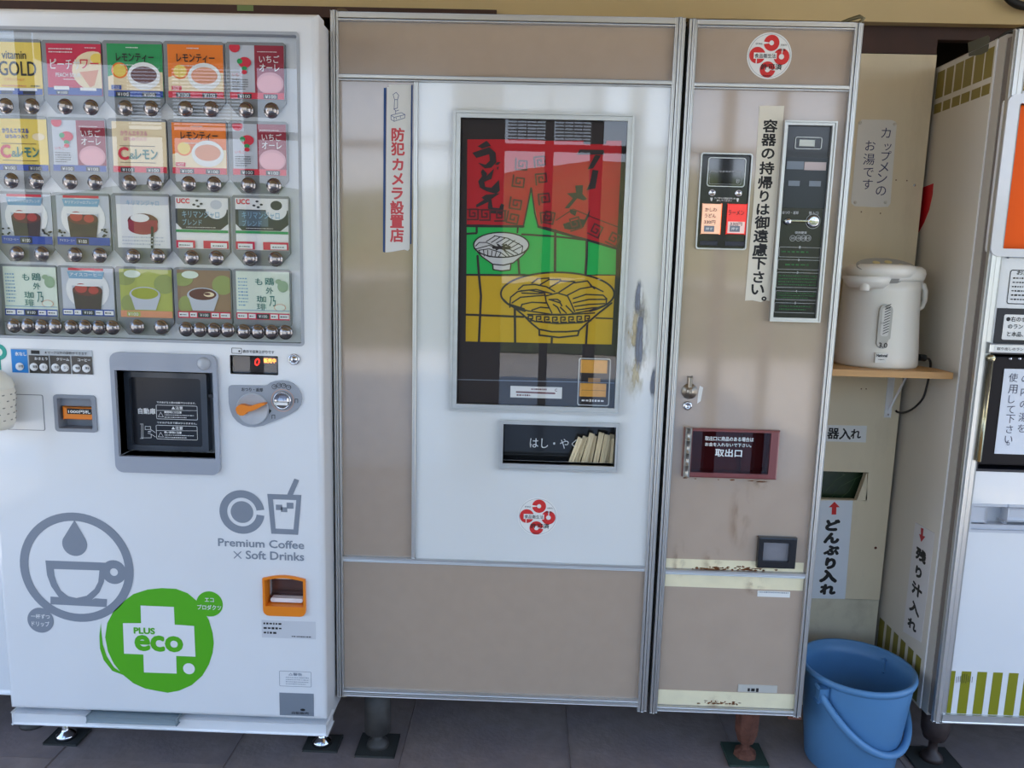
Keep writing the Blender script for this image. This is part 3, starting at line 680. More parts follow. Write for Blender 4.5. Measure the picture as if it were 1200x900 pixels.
# LED read-out
b = B(F); b.box(led[0]-.002, led[1]+.002, led[2]-.002, led[3]+.002, -.02, -.012); o = b.obj('price_display', mat('readout_dark', (34,22,22), .4), CM)
b = B(F); b.poly([(led[0],led[2]),(led[1],led[2]),(led[1],led[3]),(led[0],led[3])], -.003); b.obj('display_window', M_glass, o)
b = B(F); b.rframe((led[0]-.002,led[1]+.002,led[2]-.002,led[3]+.002), led, .002, .001, -.012, .001); b.obj('bezel', M_gap, o)
M_ledr = mat('red_digit', (255,60,40), .5, emit=(255,40,30), estr=2.2); M_ledy = mat('amber_sign', (255,170,60), .5, emit=(255,150,50), estr=2.2)
b = B(F); b.text('0', F.r(298.5, 419.8, 304.5, 428.5, -.012), -.0115, .01, shear=.15); b.obj('lit_digit', M_ledr, o)
b = B(F); b.text('販売中', F.r(309, 419.8, 323.5, 425.5, -.012), -.0115, .05); b.obj('lit_lettering', M_ledy, o)
b = B(F); b.text('表示で出来上がりです', F.q((284.6,409.9),(321.5,410.8),(321.5,414.6),(284.6,413.7)), .0006, .02)
r0 = F.q((271.3,407.5),(283.5,407.8),(283.5,414.6),(271.5,414.2)); b.rframe(r0, (r0[0]+.0012,r0[1]-.0012,r0[2]+.0012,r0[3]-.0012), .002, .001, .0006)
c = F.p(280.5, 411.5); b.disc(*c, .0022, .0006, n=10); b.obj('lettering', M_blackmatte, CM)
c = F.p(345, 421); b = B(F); b.lathe(*c, [(.0125,0),(.0125,.004),(.010,.006),(.0085,.004),(.0065,.004),(.0060,.0075),(0,.008)], 28); o = b.obj('door_lock', M_chrome, CM)
b = B(F); b.box(c[0]-.0006, c[0]+.0006, c[1]-.003, c[1]+.003, .0078, .0084); b.obj('keyway', M_gap, o)
# coin plate
def k(x, y): return (260+x/7.83, 395+y/7.83)
pts = [(65,470),(70,450),(88,441),(240,442),(390,443),(420,437),(450,415),(490,402),(555,397),(610,403),(660,425),(705,468),(732,520),(740,570),(728,620),(695,664),(640,700),(560,738),(470,775),(390,808),(310,824),(250,822),(195,806),(145,772),(105,725),(82,670),(68,600)]
b = B(F); b.poly(F.P([k(*p_) for p_ in pts]), 0, .004); o = b.obj('coin_plate', M_grey, CM)
c = F.p(*k(290,655)); R0 = F.L(147/7.83, 297, 478); b = B(F); b.lathe(*c, [(R0,.004),(R0,.007),(R0*.96,.009),(R0*.9,.006),(0,.006)], 40); o2 = b.obj('return_dial', mat('dial_grey', (176,182,190), .3), CM)
lev = [(140,660),(150,632),(175,615),(205,612),(235,624),(275,628),(330,610),(385,598),(408,600),(412,612),(380,628),(330,655),(285,672),(245,680),(232,700),(210,713),(180,712),(155,695)]
b = B(F); b.poly(F.P([k(*p_) for p_ in lev], .01), .006, .020); b.obj('return_lever', M_orange, o2)
c = F.p(*k(563,578)); s_ = F.L(1/7.83, 330, 470); b = B(F); b.ring(*c, s_*98, s_*104, .004, .0045); b.obj('orange_ring', mat('pale_orange_print', (206,160,140), .4), o)
b = B(F); b.lathe(*c, [(s_*82,.004),(s_*82,.008),(s_*74,.010),(s_*66,.006),(s_*40,.0045),(0,.004)], 36); o3 = b.obj('coin_slot', M_chrome, CM)
b = B(F); b.box(c[0]-s_*52, c[0]+s_*52, c[1]-s_*40, c[1]-s_*14, .004, .010, .001); b.obj('coin_slot_lip', M_whiteprint, o3)
b = B(F); b.text('おつり・返却', F.r(*k(180,465), *k(375,500), .005), .0046, .02)
for x, y, t in ((487,453,'500'),(530,440,'100'),(573,443,'50'),(618,458,'10')):
    c = F.p(*k(x, y)); b.ring(*c, s_*19, s_*23, .0046); b.text(t, F.r(*k(x-13, y-9), *k(x+13, y+9), .005), .0046)
for x, y in ((690,580),(480,725)): b.stroke(F.P([k(x-14,y+20), k(x-14,y-14), k(x+12,y-14), k(x+12,y+20)]), s_*5, .0046)
b.poly(F.P([k(440,655), k(462,672), k(440,705)]), .0046); b.obj('lettering', M_blackmatte, o)
# logos on the lower door
def a3(x, y): return (x/3, 550+y/3)
W0 = .0006
s3 = F.L(1/3, 200, 650)
b = B(F); c = F.p(*a3(270,346)); b.ring(*c, s3*171, s3*201, W0, n=64)
tp = F.p(*a3(262,178)); cc = F.p(*a3(263,262)); R0 = s3*44; pts = [tp]
for i in range(-50, 231, 14): t = math.radians(-i+90-90); pts.append((cc[0]+R0*math.cos(math.radians(20-i)), cc[1]+R0*math.sin(math.radians(20-i))))
b.poly([tp]+[(cc[0]+R0*math.cos(math.radians(t)), cc[1]+R0*math.sin(math.radians(t))) for t in range(25, -206, -12)], W0)
O = F.P([a3(160,320), a3(375,328), a3(366,395), a3(350,432), a3(320,462), a3(272,478), a3(232,470), a3(205,446), a3(180,410), a3(166,372)])
I = F.P([a3(190,350), a3(350,355), a3(346,395), a3(333,420), a3(305,444), a3(270,452), a3(240,446), a3(215,426), a3(200,398), a3(192,372)])
b.band(I, O, W0, W0)
c = F.p(*a3(401,361)); b.ring(*c, s3*14, s3*44, W0, n=28)
b.poly(F.P([a3(178,447), a3(215,449), a3(240,462), a3(310,464), a3(335,453), a3(377,456), a3(375,484), a3(178,474)]), W0)
c = F.p(47.7, 726.7); b.disc(*c, s3*47, W0, n=36); b.obj('cup_logo', M_greylogo, CM)
b = B(F); b.text('一杯ずつ', F.r(36.5,719.5,58.5,725,W0), W0*2, .01); b.text('ドリップ', F.r(37.5,728,58,734,W0), W0*2, .01); b.obj('lettering', M_whiteprint, CM)
b = B(F); c = F.p(*a3(851,150)); b.ring(*c, s3*51, s3*78, W0, n=48, a0=8, a1=352); b.disc(*c, s3*39, W0, n=32)
O = F.P([a3(940,86), a3(1060,90), a3(1048,230), a3(954,226)]); I = F.P([a3(960,105), a3(1042,108), a3(1032,211), a3(969,208)]); b.band(I, O, W0, W0)
b.poly(F.P([a3(1035,32), a3(1052,38), a3(1030,90), a3(1010,88)]), W0)
for q_ in ((970,124,992,143),(1008,117,1032,138),(988,133,1010,150)): u = F.r(*a3(q_[0],q_[1]), *a3(q_[2],q_[3])); b.box(*u, W0-.0001, W0)
b.obj('drink_logo', M_greylogo, CM)
b = B(F); b.text('Premium Coffee', F.q((255.6,630.5),(356.5,634),(356.5,643),(255.6,640.5)), W0, .022, rot=-.003); b.text('Soft Drinks', F.r(288,646.2,356.4,656.2), W0, .022)
c = F.p(278.5, 650.2); h = s3*12; b.stroke([(c[0]-h,c[1]-h),(c[0]+h,c[1]+h)], s3*3.6, W0); b.stroke([(c[0]-h,c[1]+h),(c[0]+h,c[1]-h)], s3*3.6, W0)
b.obj('lettering', M_greylogo, CM)
def a5(x, y): return (x/3, 680+y/3)
blob = [(440,70),(470,48),(520,32),(570,27),(620,30),(660,45),(690,70),(712,100),(735,140),(748,185),(752,220),(748,255),(735,295),(712,335),(675,368),(630,388),(590,395),(550,388),(510,380),(470,362),(430,330),(400,292),(380,250),(370,200),(378,150),(400,108)]
b = B(F); b.poly(F.P([a5(*p_) for p_ in blob]), W0)
b.poly(F.P([a5(355,150), a5(350,195), a5(352,240), a5(365,280), a5(395,318), a5(448,338), a5(400,305), a5(376,268), a5(362,225), a5(357,185)]), W0)
c = F.p(*a5(737,83)); b.disc(*c, s3*47, W0*.8, n=32); eo = b.obj('eco_logo', M_green, CM)
b = B(F); b.poly(F.P([a5(*p_) for p_ in ((495,88),(612,93),(615,155),(683,160),(688,268),(620,265),(622,327),(507,323),(505,260),(437,257),(433,150),(497,150))]), W0*2)
c = F.p(*a5(665,310)); b.disc(*c, s3*21, W0*2); b.text('エコ', F.r(*a5(720,62), *a5(752,76), W0), W0*2, .015); b.text('プロダクツ', F.r(*a5(694,86), *a5(778,104), W0), W0*2, .015); b.obj('eco_cross', mat('eco_white', (222,224,226), .35), eo)
b = B(F); b.text('PLUS', F.r(*a5(471,165), *a5(546,188)), W0*3, .045); b.text('eco', F.r(*a5(474,193), *a5(645,250)), W0*3, .035); b.obj('lettering', M_green, eo)
# change return
b = B(F); u0,u1,v0,v1 = chg
def arch(u0, u1, v0, v1, r, bul, n=8):
    top = [(u1+(u0-u1)*i/n, v1+bul*math.sin(math.pi*i/n)) for i in range(n+1)]
    bot = [(u0+r*(1-math.cos(t)), v0+r*(1-math.sin(t))) for t in [math.pi/2*i/4 for i in range(5)]]
    bo2 = [(u1-r+r*math.sin(t), v0+r*(1-math.cos(t))) for t in [math.pi/2*i/4 for i in range(5)]]
    return top+bot+bo2
O = arch(u0-.004,u1+.004,v0-.004,v1+.002,.014,.008); I = arch(u0+.001,u1-.001,v0+.0195,v1-.002,.001,.006)
b.band(I, O, -.03, .006); o = b.obj('change_return', M_orange, CM)
b = B(F); b.box(u0, u1, v0, v1, -.049, -.045); b.poly([(u0,v0),(u1,v0),(u1,v0+.03),(u0,v0+.03)], -.03, -.045); b.obj('return_pocket', mat('pocket_bronze', (110,84,78), .2, metal=.5), o)
b = B(F); b.rrect(u0+.008, u1-.008, v0+.022, v0+.032, .004, -.028, -.012); b.obj('pocket_lip', M_whiteprint, o)
# lower labels
b = B(F); b.box(*F.q((306.8,726.5),(370,728.5),(370,749.5),(306.8,746.5)), 0, .0006); o = b.obj('rating_label', mat('label_grey', (198,200,204), .4), CM)
for q_, n_ in (((309,728,330,744), 3), ((342,744.5,367,747.5), 1)): b = B(F); b.bars(F.r(*q_), .0009, n_, .5, 3); b.obj('small_print', M_blackmatte, o)
b = B(F); r0 = F.q((327.4,786),(365,787),(365,805),(327.4,804)); b.rframe(r0, (r0[0]+.001,r0[1]-.001,r0[2]+.001,r0[3]-.001), .003, .002, W0)
b.text('△警告', F.r(338,788.5,354,792,W0), W0, .02); b.bars(F.r(335,793,362,803,W0), W0, 4, .4, 9); b.obj('caution_label', M_greylogo, CM)
b = B(F); b.box(*F.q((327.5,811.5),(367.8,813),(367.8,839.3),(328,837.7)), 0, .001); o = b.obj('type_plate', mat('plate_steel', (122,130,140), .45, noise=.08), CM)
b = B(F); b.disc(*F.p(355,831.5), .006, .0014, n=14, ry=.0032); b.text('自動販売', F.r(342,834,362,837,W0), .0014, .01); b.obj('lettering', M_blackmatte, o)
# ---- teal sticker and cup holder on the coffee machine
r = rootobj('round_sticker', 'round teal sticker at the far left of the white coffee machine', 'sticker', (-1.17, YL, F.p(0,412)[1]))
f = planeY(YL, r); b = B(f); c = f.p(-1.5, 412.5); b.ring(*c, .009, .018, 0, .001); b.box(c[0]-.003, c[0]+.003, c[1]-.04, c[1]-.014, 0, .001); b.obj('ring', mat('sticker_teal', (24,150,136), .4), r)
b = B(f); b.disc(*c, .009, 0, .0008); b.obj('centre', M_paper, r)
g = F.p(-7, 500, .05)
r = rootobj('cup_holder', 'off-white perforated cup holder fixed to the left edge of the coffee machine', 'holder', (F.p(-11,480,.05)[0], YL-.05, g[1]))
f = planeY(YL, r); u = f.p(-11, 480, .05)[0]; z0 = f.p(0, 502, .05)[1]; z1_ = f.p(0, 434, .05)[1]; zm = f.p(0, 455, .05)[1]
b = B(f); b.vlathe(u, .052, [(0,z0),(.040,z0),(.046,z0+.012),(.050,zm-.008),(.047,zm)], 32); ho = b.obj('cup_body', mat('ivory_plastic', (226,220,204), .4), r)
b = B(f); b.vlathe(u, .052, [(.047,zm),(.049,zm+.004),(.044,zm+.02),(.032,z1_-.006),(.02,z1_),(0,z1_)], 32); b.obj('cup_lid', mat('ivory_lid', (232,228,212), .4), r)
b = B(f)
for i in range(5):
    for j in range(16):
        t = 2*math.pi*j/16+i*.2; rr_ = .0445+.0052*(i+1)/6
        b.box(u+rr_*math.cos(t)-.002, u+rr_*math.cos(t)+.002, z0+.02+i*.014, z0+.0225+i*.014, .052+rr_*math.sin(t)-.0025, .052+rr_*math.sin(t)+.0025)
b.obj('perforation', mat('hole_shade', (150,146,136), .7), ho)
# ================================================================ noodle machine (two doors side by side)
NM = rootobj('noodle_vending_machine', 'beige and white noodle vending machine with aluminium rails and picture window', 'vending machine', (.125, .35, 0))
G = planeY(0.0, NM)
def vstile(name, u0, u1, v0, v1, ridges, w=0.0, base=-.012):
    b = B(G); b.box(u0, u1, v0, v1, -.035, base)
    L_ = u1-u0
    for a, c_, h in ridges: b.box(u0+a*L_, u0+c_*L_, v0, v1, base, w+h, .0012, 2)
    return b.obj(name, M_alu, NM)
def hrail(name, u0, u1, v0, v1, ridges=((0,.42,0),(.5,1,.0)), w=-.001, base=-.012):
    b = B(G); b.box(u0, u1, v0, v1, -.035, base); L_ = v1-v0
    for a, c_, h in ridges: b.box(u0, u1, v0+a*L_, v0+c_*L_, base, w+h, .0012, 2)
    return b.obj(name, M_aluh, NM)
X = lambda px, py: G.p(px, py)[0]
Z = lambda px, py: G.p(px, py)[1]
zT, zB = 1.83, Z(575, 821)
A0, A1 = -.453, X(399.5, 415); A2, A3 = X(769.5, 425), X(781, 425)
N0, N1 = X(785, 428), X(794.3, 428); N2, N3 = X(966.7, 428), .702
nB = Z(850, 835.5); nT = Z(910, 24)
R3 = ((0,.3,.0),(.38,.62,.002),(.7,1,-.002))
b = B(G); b.box(N0+.004, N3-.004, nB+.01, nT-.004, -.70, -.034); b.obj('cabinet_body', M_beige_worn, NM)
b = B(G); b.box(A3-.004, N0+.006, zB+.02, zT-.01, -.05, -.03); b.obj('door_gap_shade', M_gap, NM)  # black strip standing in for the shade between the two doors
vstile('door_stile', A0, A1, zB-.004, zT, R3); vstile('door_stile', A2, A3, zB-.015, zT-.001, R3)
vstile('door_stile', N0, N1, nB-.008, nT, R3); vstile('door_stile', N2, N3, nB-.004, nT-.002, R3)
rz = {}
rz['t0'], rz['t1'] = Z(600, 27.5), Z(600, 18)
rz['a0'], rz['a1'] = Z(600, 97.8), Z(600, 90.6)
rz['c0'], rz['c1'] = Z(580, 664.3), Z(580, 658)
rz['d0'], rz['d1'] = zB, Z(575, 814.2)
hrail('door_rail', A1, A2, rz['t0'], zT-.002, ((0,.22,0),(.3,1,.001))); hrail('door_rail', A1, A2, rz['a0'], rz['a1'], ((0,.3,-.003),(.36,1,0)))
hrail('door_rail', A1, A2, rz['c0'], rz['c1'], ((0,.3,-.003),(.36,1,0))); hrail('door_rail', A1, A2, rz['d0'], rz['d1'], ((0,.5,.004),(.55,1,0)))
m0, m1 = X(483.6, 375), X(488, 375)
b = B(G); b.box(m0, m1, rz['c1'], rz['a0'], -.02, -.001, .002); b.obj('door_mullion', M_alu, NM)
def panel(name, u0, u1, v0, v1, m, w=-.008):
    b = B(G); b.box(u0, u1, v0, v1, -.034, w); return b.obj(name, m, NM)
panel('header_panel', A1, A2, rz['a1'], rz['t0'], M_beige); panel('side_panel', A1, m0, rz['c1'], rz['a0'], M_beige); panel('lower_panel', A1, A2, rz['d1'], rz['c0'], M_beige)
wo = G.q((531.7,129.3),(744,133.5),(727.5,486.6),(526.3,481)); wi = G.q((540,137.7),(735.5,141.5),(720.5,478),(534.6,473.7))
so = G.q((584.9,491.8),(728,497),(722.4,554),(584.3,550)); si = G.q((589.8,496.6),(722.4,501),(719.8,546.5),(589,543.4))
b = B(G); b.holes(A0+.004, A3-.002, zB+.01, zT-.004, [(si[0]-.007, si[1]+.007, si[2]-.106, si[3]+.008)], -.70, -.034); b.box(A0+.006, A3-.004, zB+.012, zT-.006, -.71, -.70); b.obj('cabinet_body', M_beige, NM)
b = B(G); b.holes(m1, A2, rz['c1'], rz['a0'], [wi, si], -.034, -.006); WD = b.obj('white_door', M_whitedoor, NM)
b = B(G); x_, z_ = wi[1]-wi[0], wi[3]-wi[2]
def frame4(b, o, i, w0, w1, w2):   # mitred, two steps
    m = tuple((p+q_)/2 for p, q_ in zip(o, i))
    def rect(r): return [(r[0],r[2]),(r[1],r[2]),(r[1],r[3]),(r[0],r[3])]
    m2 = tuple(p*.55+q_*.45 for p, q_ in zip(o, i)); m1_ = tuple(p*.65+q_*.35 for p, q_ in zip(o, i))
    b.band(rect(m1_), rect(o), w0, w1); b.band(rect(m2), rect(m1_), w0, w1-.004); b.band(rect(i), rect(m2), w0, w2)
b = B(G); frame4(b, wo, wi, -.025, .003, .000); wf = b.obj('window_frame', M_aluh, NM)
# picture behind the glass
M_art = mat('picture_black', (40,32,32), .5); M_ared = mat('picture_red', (186,16,30), .5); M_agrn = mat('picture_green', (16,178,78), .5); M_ayel = mat('picture_yellow', (204,166,24), .5)
WA = -.014
def A(x, y): return (500+x/2.369, 120+y/2.369)
def D2(x, y): return (540+x/6, 140+y/6)
def D3(x, y): return (640+x/6, 140+y/6)
def D4(x, y): return (540+x/6, 260+y/6)
def PP(f_, *pts): return G.P([f_(*p_) for p_ in pts], WA)
b = B(G); b.box(wi[0]-.004, wi[1]+.004, wi[2]-.004, wi[3]+.004, -.03, WA); pic = b.obj('picture_board', M_art, NM)
w = WA+.0004
b = B(G); b.poly(PP(D2,(46,140),(330,140),(510,140),(490,470),(440,750),(150,738),(42,738)), w)
b.poly(PP(D2,(490,140),(600,150),(600,755),(545,752),(490,470)), w); b.poly(PP(D3,(0,150),(530,150),(530,240),(495,900),(300,845),(0,755)), w)
b.obj('red_curtain_print', M_ared, pic)
b = B(G); b.poly(PP(D4,(42,28),(150,28),(440,30),(496,-235),(545,35),(600,55),(880,125),(1092,185),(1088,372),(40,365)), w+.0003); b.obj('green_print', M_agrn, pic)
b = B(G); b.poly(PP(D4,(40,378),(1085,378),(1060,862),(34,840)), w+.0003); b.obj('yellow_print', M_ayel, pic)
# bowls
w2 = w+.0009
def ell(f_, cx, cy, rx, ry, a0=0, a1=360, n=36):
    return [f_(cx+rx*math.cos(math.radians(a0+(a1-a0)*i/n)), cy+ry*math.sin(math.radians(a0+(a1-a0)*i/n))) for i in range(n+1)]
px6 = G.L(1/6, 640, 330, WA)*1.25
b = B(G)
for pts_, wd in (
    ([(40,28),(150,30),(440,32)],14), ([(545,34),(640,62),(870,122),(1100,190)],13), ([(440,32),(470,-110),(496,-238)],8), ([(496,-238),(520,-60),(545,34)],8),
    ([(40,84),(110,80)],11), ([(430,88),(660,102),(875,126)],11), ([(112,28),(112,75)],12), ([(402,30),(398,75)],10), ([(664,60),(662,350)],14), ([(886,128),(884,250),(876,372)],14),
    ([(118,240),(128,372),(142,520),(135,680),(128,842)],13), ([(404,262),(412,372)],12), ([(40,372),(300,374),(450,372)],11), ([(950,372),(1090,374)],6),
    ([(380,610),(382,850)],13), ([(640,815),(638,860)],12), ([(890,705),(880,862)],12), ([(36,652),(200,658),(440,668)],12), ([(950,676),(1070,680)],8)):
    b.stroke(PP(D4, *pts_), px6*wd, w2)
b.obj('black_outline_print', M_art, pic)
b = B(G); b.poly(G.P(ell(D4,285,165,192,86,0,360,30)[:-1], WA), w2+.0003); b.poly(PP(D4,(95,180),(475,180),(440,225),(370,285),(350,300),(350,340),(225,338),(225,298),(150,245),(110,210)), w2+.0003); b.obj('small_bowl_print', mat('picture_white', (206,206,204), .5), pic)
b = B(G); b.poly(G.P(ell(D4,680,505,398,150,0,360,40)[:-1], WA), w2+.0003); b.poly(PP(D4,(300,560),(1060,560),(950,670),(830,770),(825,800),(700,812),(552,795),(548,745),(440,650)), w2+.0003); b.obj('large_bowl_print', M_ayel, pic)
w3 = w2+.0007
b = B(G)
def ST(f_, wd, *pts_): b.stroke(PP(f_, *pts_), px6*wd, w3)
b.stroke(G.P(ell(D4,285,162,194,88,0,360,30), WA), px6*7, w3)
ST(D4,7,(95,185),(150,245),(225,298),(300,305),(370,288),(440,230),(475,185)); ST(D4,7,(225,298),(228,335),(285,345),(348,338),(352,300))
for q_ in (((105,170),(130,145),(180,145),(260,180)),((110,190),(200,165),(300,195),(340,240)),((125,200),(200,190),(280,215),(320,245)),((180,138),(240,100)),((215,145),(275,108)),((250,150),(310,115)),((290,160),(345,125)),((325,170),(380,130)),((350,185),(410,150)),((365,205),(435,170)),((235,98),(330,115),(435,170)),((130,200),(140,235)),((160,200),(165,240)),((190,200),(190,242)),((220,205),(215,245)),((250,210),(240,245)),((280,220),(265,246)),((120,215),(200,245),(310,248)),((310,200),(370,235)),((340,190),(400,225)),((435,175),(430,215))): ST(D4,5,*q_)
ST(D4,16,(230,180),(340,185)); ST(D4,10,(260,160),(310,200)); ST(D4,10,(320,160),(250,195)); ST(D4,6,(300,160),(350,175))
b.stroke(G.P(ell(D4,680,505,398,150,125,415,44), WA), px6*10, w3); ST(D4,10,(445,612),(330,575),(300,545))
ST(D4,10,(372,600),(440,655),(500,715),(550,755),(640,772),(740,772),(830,765),(890,710),(970,640),(1060,570)); ST(D4,10,(552,760),(552,796),(690,812),(822,798),(832,762))
ST(D4,8,(440,660),(520,700),(680,715),(850,708),(900,690)); ST(D4,8,(470,650),(700,655),(940,640)); ST(D4,8,(372,595),(470,625),(640,650),(760,650),(900,625),(1030,580))
for i in range(8):
    x = 475+i*57; y = 660+(10*math.sin(i/7*math.pi)); ST(D4,8,(x+40,y+35),(x,y+35),(x,y),(x+30,y),(x+30,y+20),(x+15,y+20))
for q_ in (((345,590),(350,530),(400,490),(480,480),(590,500)),((360,570),(420,530),(590,515)),((420,610),(430,580),(500,565),(600,570)),((500,620),(560,600),(620,605)),((405,475),(440,445),(520,440),(600,455),(660,490)),((420,485),(530,475),(640,505)),((500,430),(540,400),(620,395)),((560,440),(620,405),(700,405)),((620,465),(700,415),(800,420)),((690,495),(790,430),(890,415),(920,450)),((740,520),(840,470),(930,455),(1000,490)),((790,540),(880,510),(1000,515),(1025,540)),((790,570),(900,545),(1020,545)),((800,595),(900,580),(1010,575)),((810,620),(920,605),(990,600)),((590,500),(600,560),(620,600),(640,640)),((600,520),(680,500),(750,520),(770,560),(800,630)),((620,545),(700,570),(710,590)),((620,545),(680,545),(700,560)),((650,580),(680,600),(700,640)),((700,600),(740,640)),((740,590),(790,640)),((345,575),(345,600)),((1025,540),(1020,580)),((590,500),(540,505),(430,500)),((910,445),(940,470))): ST(D4,8,*q_)
b.obj('black_outline_print', M_art, pic)
# greek key and lettering on the curtain
M_key = mat('picture_dark_red', (92,26,30), .5)
b = B(G)
def key(f_, x, y, s_, a, wd=9, mir=1):
    pts = [(-.5,.5),(.5,.5),(.5,-.5),(-.3,-.5),(-.3,.2),(.2,.2),(.2,-.15),(0,-.15)]
    ca, sa = math.cos(a), math.sin(a)
    ST(f_, wd, *[(x+s_*(mir*u*ca-v*sa), y+s_*(mir*u*sa+v*ca)) for u, v in pts])
for x, y in ((85,668),(170,672),(275,678)): key(D2, x, y, 72, 0)
for x, y, a in ((425,315,.05),(405,435,.12),(385,590,.15),(365,690,.2)): key(D2, x, y, 78, math.pi/2+a)
for x, y in ((555,300),(565,420),(585,560),(600,690)): key(D2, x, y, 74, math.pi/2-.1, mir=-1)
for x, y, a in ((15,690,.2),(200,735,-.3),(345,780,.45),(470,840,.45)): key(D3, x, y, 80, a)
ST(D3,6,(70,710),(190,630),(330,690),(500,755)); ST(D2,6,(42,632),(320,640))
b.obj('key_pattern_print', M_key, pic)
b = B(G)   # brush lettering
def BR(f_, *pts): b.poly(PP(f_, *pts), w3)
BR(D2,(118,190),(182,150),(212,185),(150,205)); BR(D2,(82,235),(200,195),(245,235),(250,300),(215,340),(170,345),(122,305),(175,318),(205,290),(200,245),(110,272))
BR(D2,(155,348),(185,380),(180,400),(235,345),(215,420),(200,425),(165,440),(172,475),(215,480),(268,425),(275,500),(250,525),(180,505),(135,480),(122,435),(150,400),(142,370))
BR(D2,(240,318),(258,300),(282,300),(262,320)); BR(D2,(252,340),(268,328),(262,358))
BR(D2,(145,550),(175,530),(275,520),(215,560),(225,620),(270,625),(285,590),(305,600),(295,665),(210,660),(190,620),(195,580),(110,620),(108,600),(165,565))
BR(D3,(235,212),(405,215),(408,248),(215,248)); BR(D3,(345,250),(385,255),(330,345),(290,352)); BR(D3,(325,355),(368,360),(345,485),(282,498),(310,440))
BR(D3,(205,465),(258,462),(255,525),(288,560),(262,570),(218,555),(160,625),(130,625),(188,555),(145,520),(210,515)); BR(D3,(165,630),(215,645),(205,680),(170,660)); BR(D3,(118,735),(180,715),(235,700),(270,705),(310,630),(300,680),(260,760),(170,775),(130,770))
ST(D3,22,(275,160),(410,160))
b.obj('lettering', M_art, pic)
# lower strip: divider, thermometer, price tags
b = B(G); b.stroke(PP(A,(86,769),(420,776),(525,779)), G.L(.9,620,445,WA), w3); b.obj('divider_line_print', M_greylogo, pic)
q0 = G.q(A(233,787), A(376,790), A(375,822), A(232,818), WA); b = B(G); b.box(*q0, WA+.001, WA+.004); th_ = b.obj('thermometer', M_paper, NM)
b = B(G); b.stroke(PP(A,(250,803),(355,807)), G.L(2,620,460,WA), WA+.0045); b.bars(G.r(*A(290,792), *A(350,800), WA), WA+.0045, 1, .6, 2); b.bars(G.r(*A(250,808), *A(298,816), WA), WA+.0045, 1, .6, 5); b.text('C', G.r(*A(356,794), *A(362,802), WA), WA+.0045, .02); b.obj('scale_print', mat('scale_maroon', (110,60,60), .5), th_)
q0 = G.q(A(421,709), A(510,711), A(507,843), A(419,840), WA); b = B(G); b.rframe(q0, (q0[0]+.0022,q0[1]-.0022,q0[2]+.0022,q0[3]-.0022), .005, .004, WA, WA+.004); pb = b.obj('voucher_box', M_alu, NM)
each(G, 'ticket', mat('ticket_orange', (222,160,66), .5, noise=.08, nscale=60), pb, [G.q(A(428,714), A(502,716), A(500,752), A(427,750), WA), G.q(A(425,779), A(499,781), A(496,818), A(424,815), WA)], WA, WA+.003)
b = B(G); b.stroke(PP(A,(430,798),(496,800)), .0012, WA+.0035); b.box(*G.r(*A(448,765), *A(482,777), WA), WA, WA+.0025); b.obj('ticket_print', mat('ticket_brown', (150,110,60), .5), pb)
b = B(G); b.bars(G.r(*A(430,822), *A(498,834), WA), WA+.001, 1, .6, 8); b.obj('small_print', M_whiteprint, pb)
b = B(G); b.poly([(wi[0]-.002,wi[2]-.002),(wi[1]+.002,wi[2]-.002),(wi[1]+.002,wi[3]+.002),(wi[0]-.002,wi[3]+.002)], -.003); b.obj('window_glass', M_glass, NM)
# chopstick slot
b = B(G); frame4(b, so, si, -.03, .004, .001); b.obj('slot_frame', M_aluh, NM)
b = B(G); u0,u1,v0,v1 = si; v00 = v0-.10
b.box(u0-.004, u1+.004, v00, v1+.004, -.066, -.062); b.box(u0-.004, u1+.004, v00-.004, v00, -.066, -.034); b.box(u0-.006, u0-.002, v00, v1, -.066, -.03); b.box(u1+.002, u1+.006, v00, v1, -.066, -.03); b.box(u0, u1, v1+.002, v1+.006, -.066, -.03); sp = b.obj('slot_pocket', M_black, NM)
b = B(G); b.text('はし・やく', G.q((621,512.5),(676,515.3),(676,526.5),(621,524.5), -.062), -.0615, .0); b.text('み', G.r(679,515.6,691,527,-.062), -.0615, .0); b.obj('lettering', M_whiteprint, sp)
# dents and scuffs on the white door
M_scuff = mat('grey_scuff', (150,154,162), .5); M_tarn = mat('yellow_glue_mark', (206,196,168), .6)
def blobpts(cx, cy, rx, ry, seed, n=14, rg=.35):
    rn = random.Random(seed); return [(cx+rx*(1-rg*rn.random())*math.cos(2*math.pi*i/n), cy+ry*(1-rg*rn.random())*math.sin(2*math.pi*i/n)) for i in range(n)]
def smudge(name, m, parent, x0, y0, x1, y1, w):
    u = G.r(x0, y0, x1, y1, w); b = B(G); b.poly([(u[0],u[2]),(u[1],u[2]),(u[1],u[3]),(u[0],u[3])], w); return b.obj(name, m, parent, kind='stuff')
smudge('glue_mark', smear('glue_mark', (196,182,146), .9, 7.0), NM, 728, 335, 764, 475, -.0057)
smudge('scuff', smear('scuff_grey', (120,126,140), 1.6, 2.0), NM, 743, 350, 760, 440, -.0052)
smudge('scuff', smear('scuff_grey', (120,126,140), 1.6, 2.0), NM, 761, 428, 771, 468, -.0052)
smudge('scuff', smear('scuff_grey', (120,126,140), 1.6, 2.0), NM, 743, 325, 755, 372, -.0052)
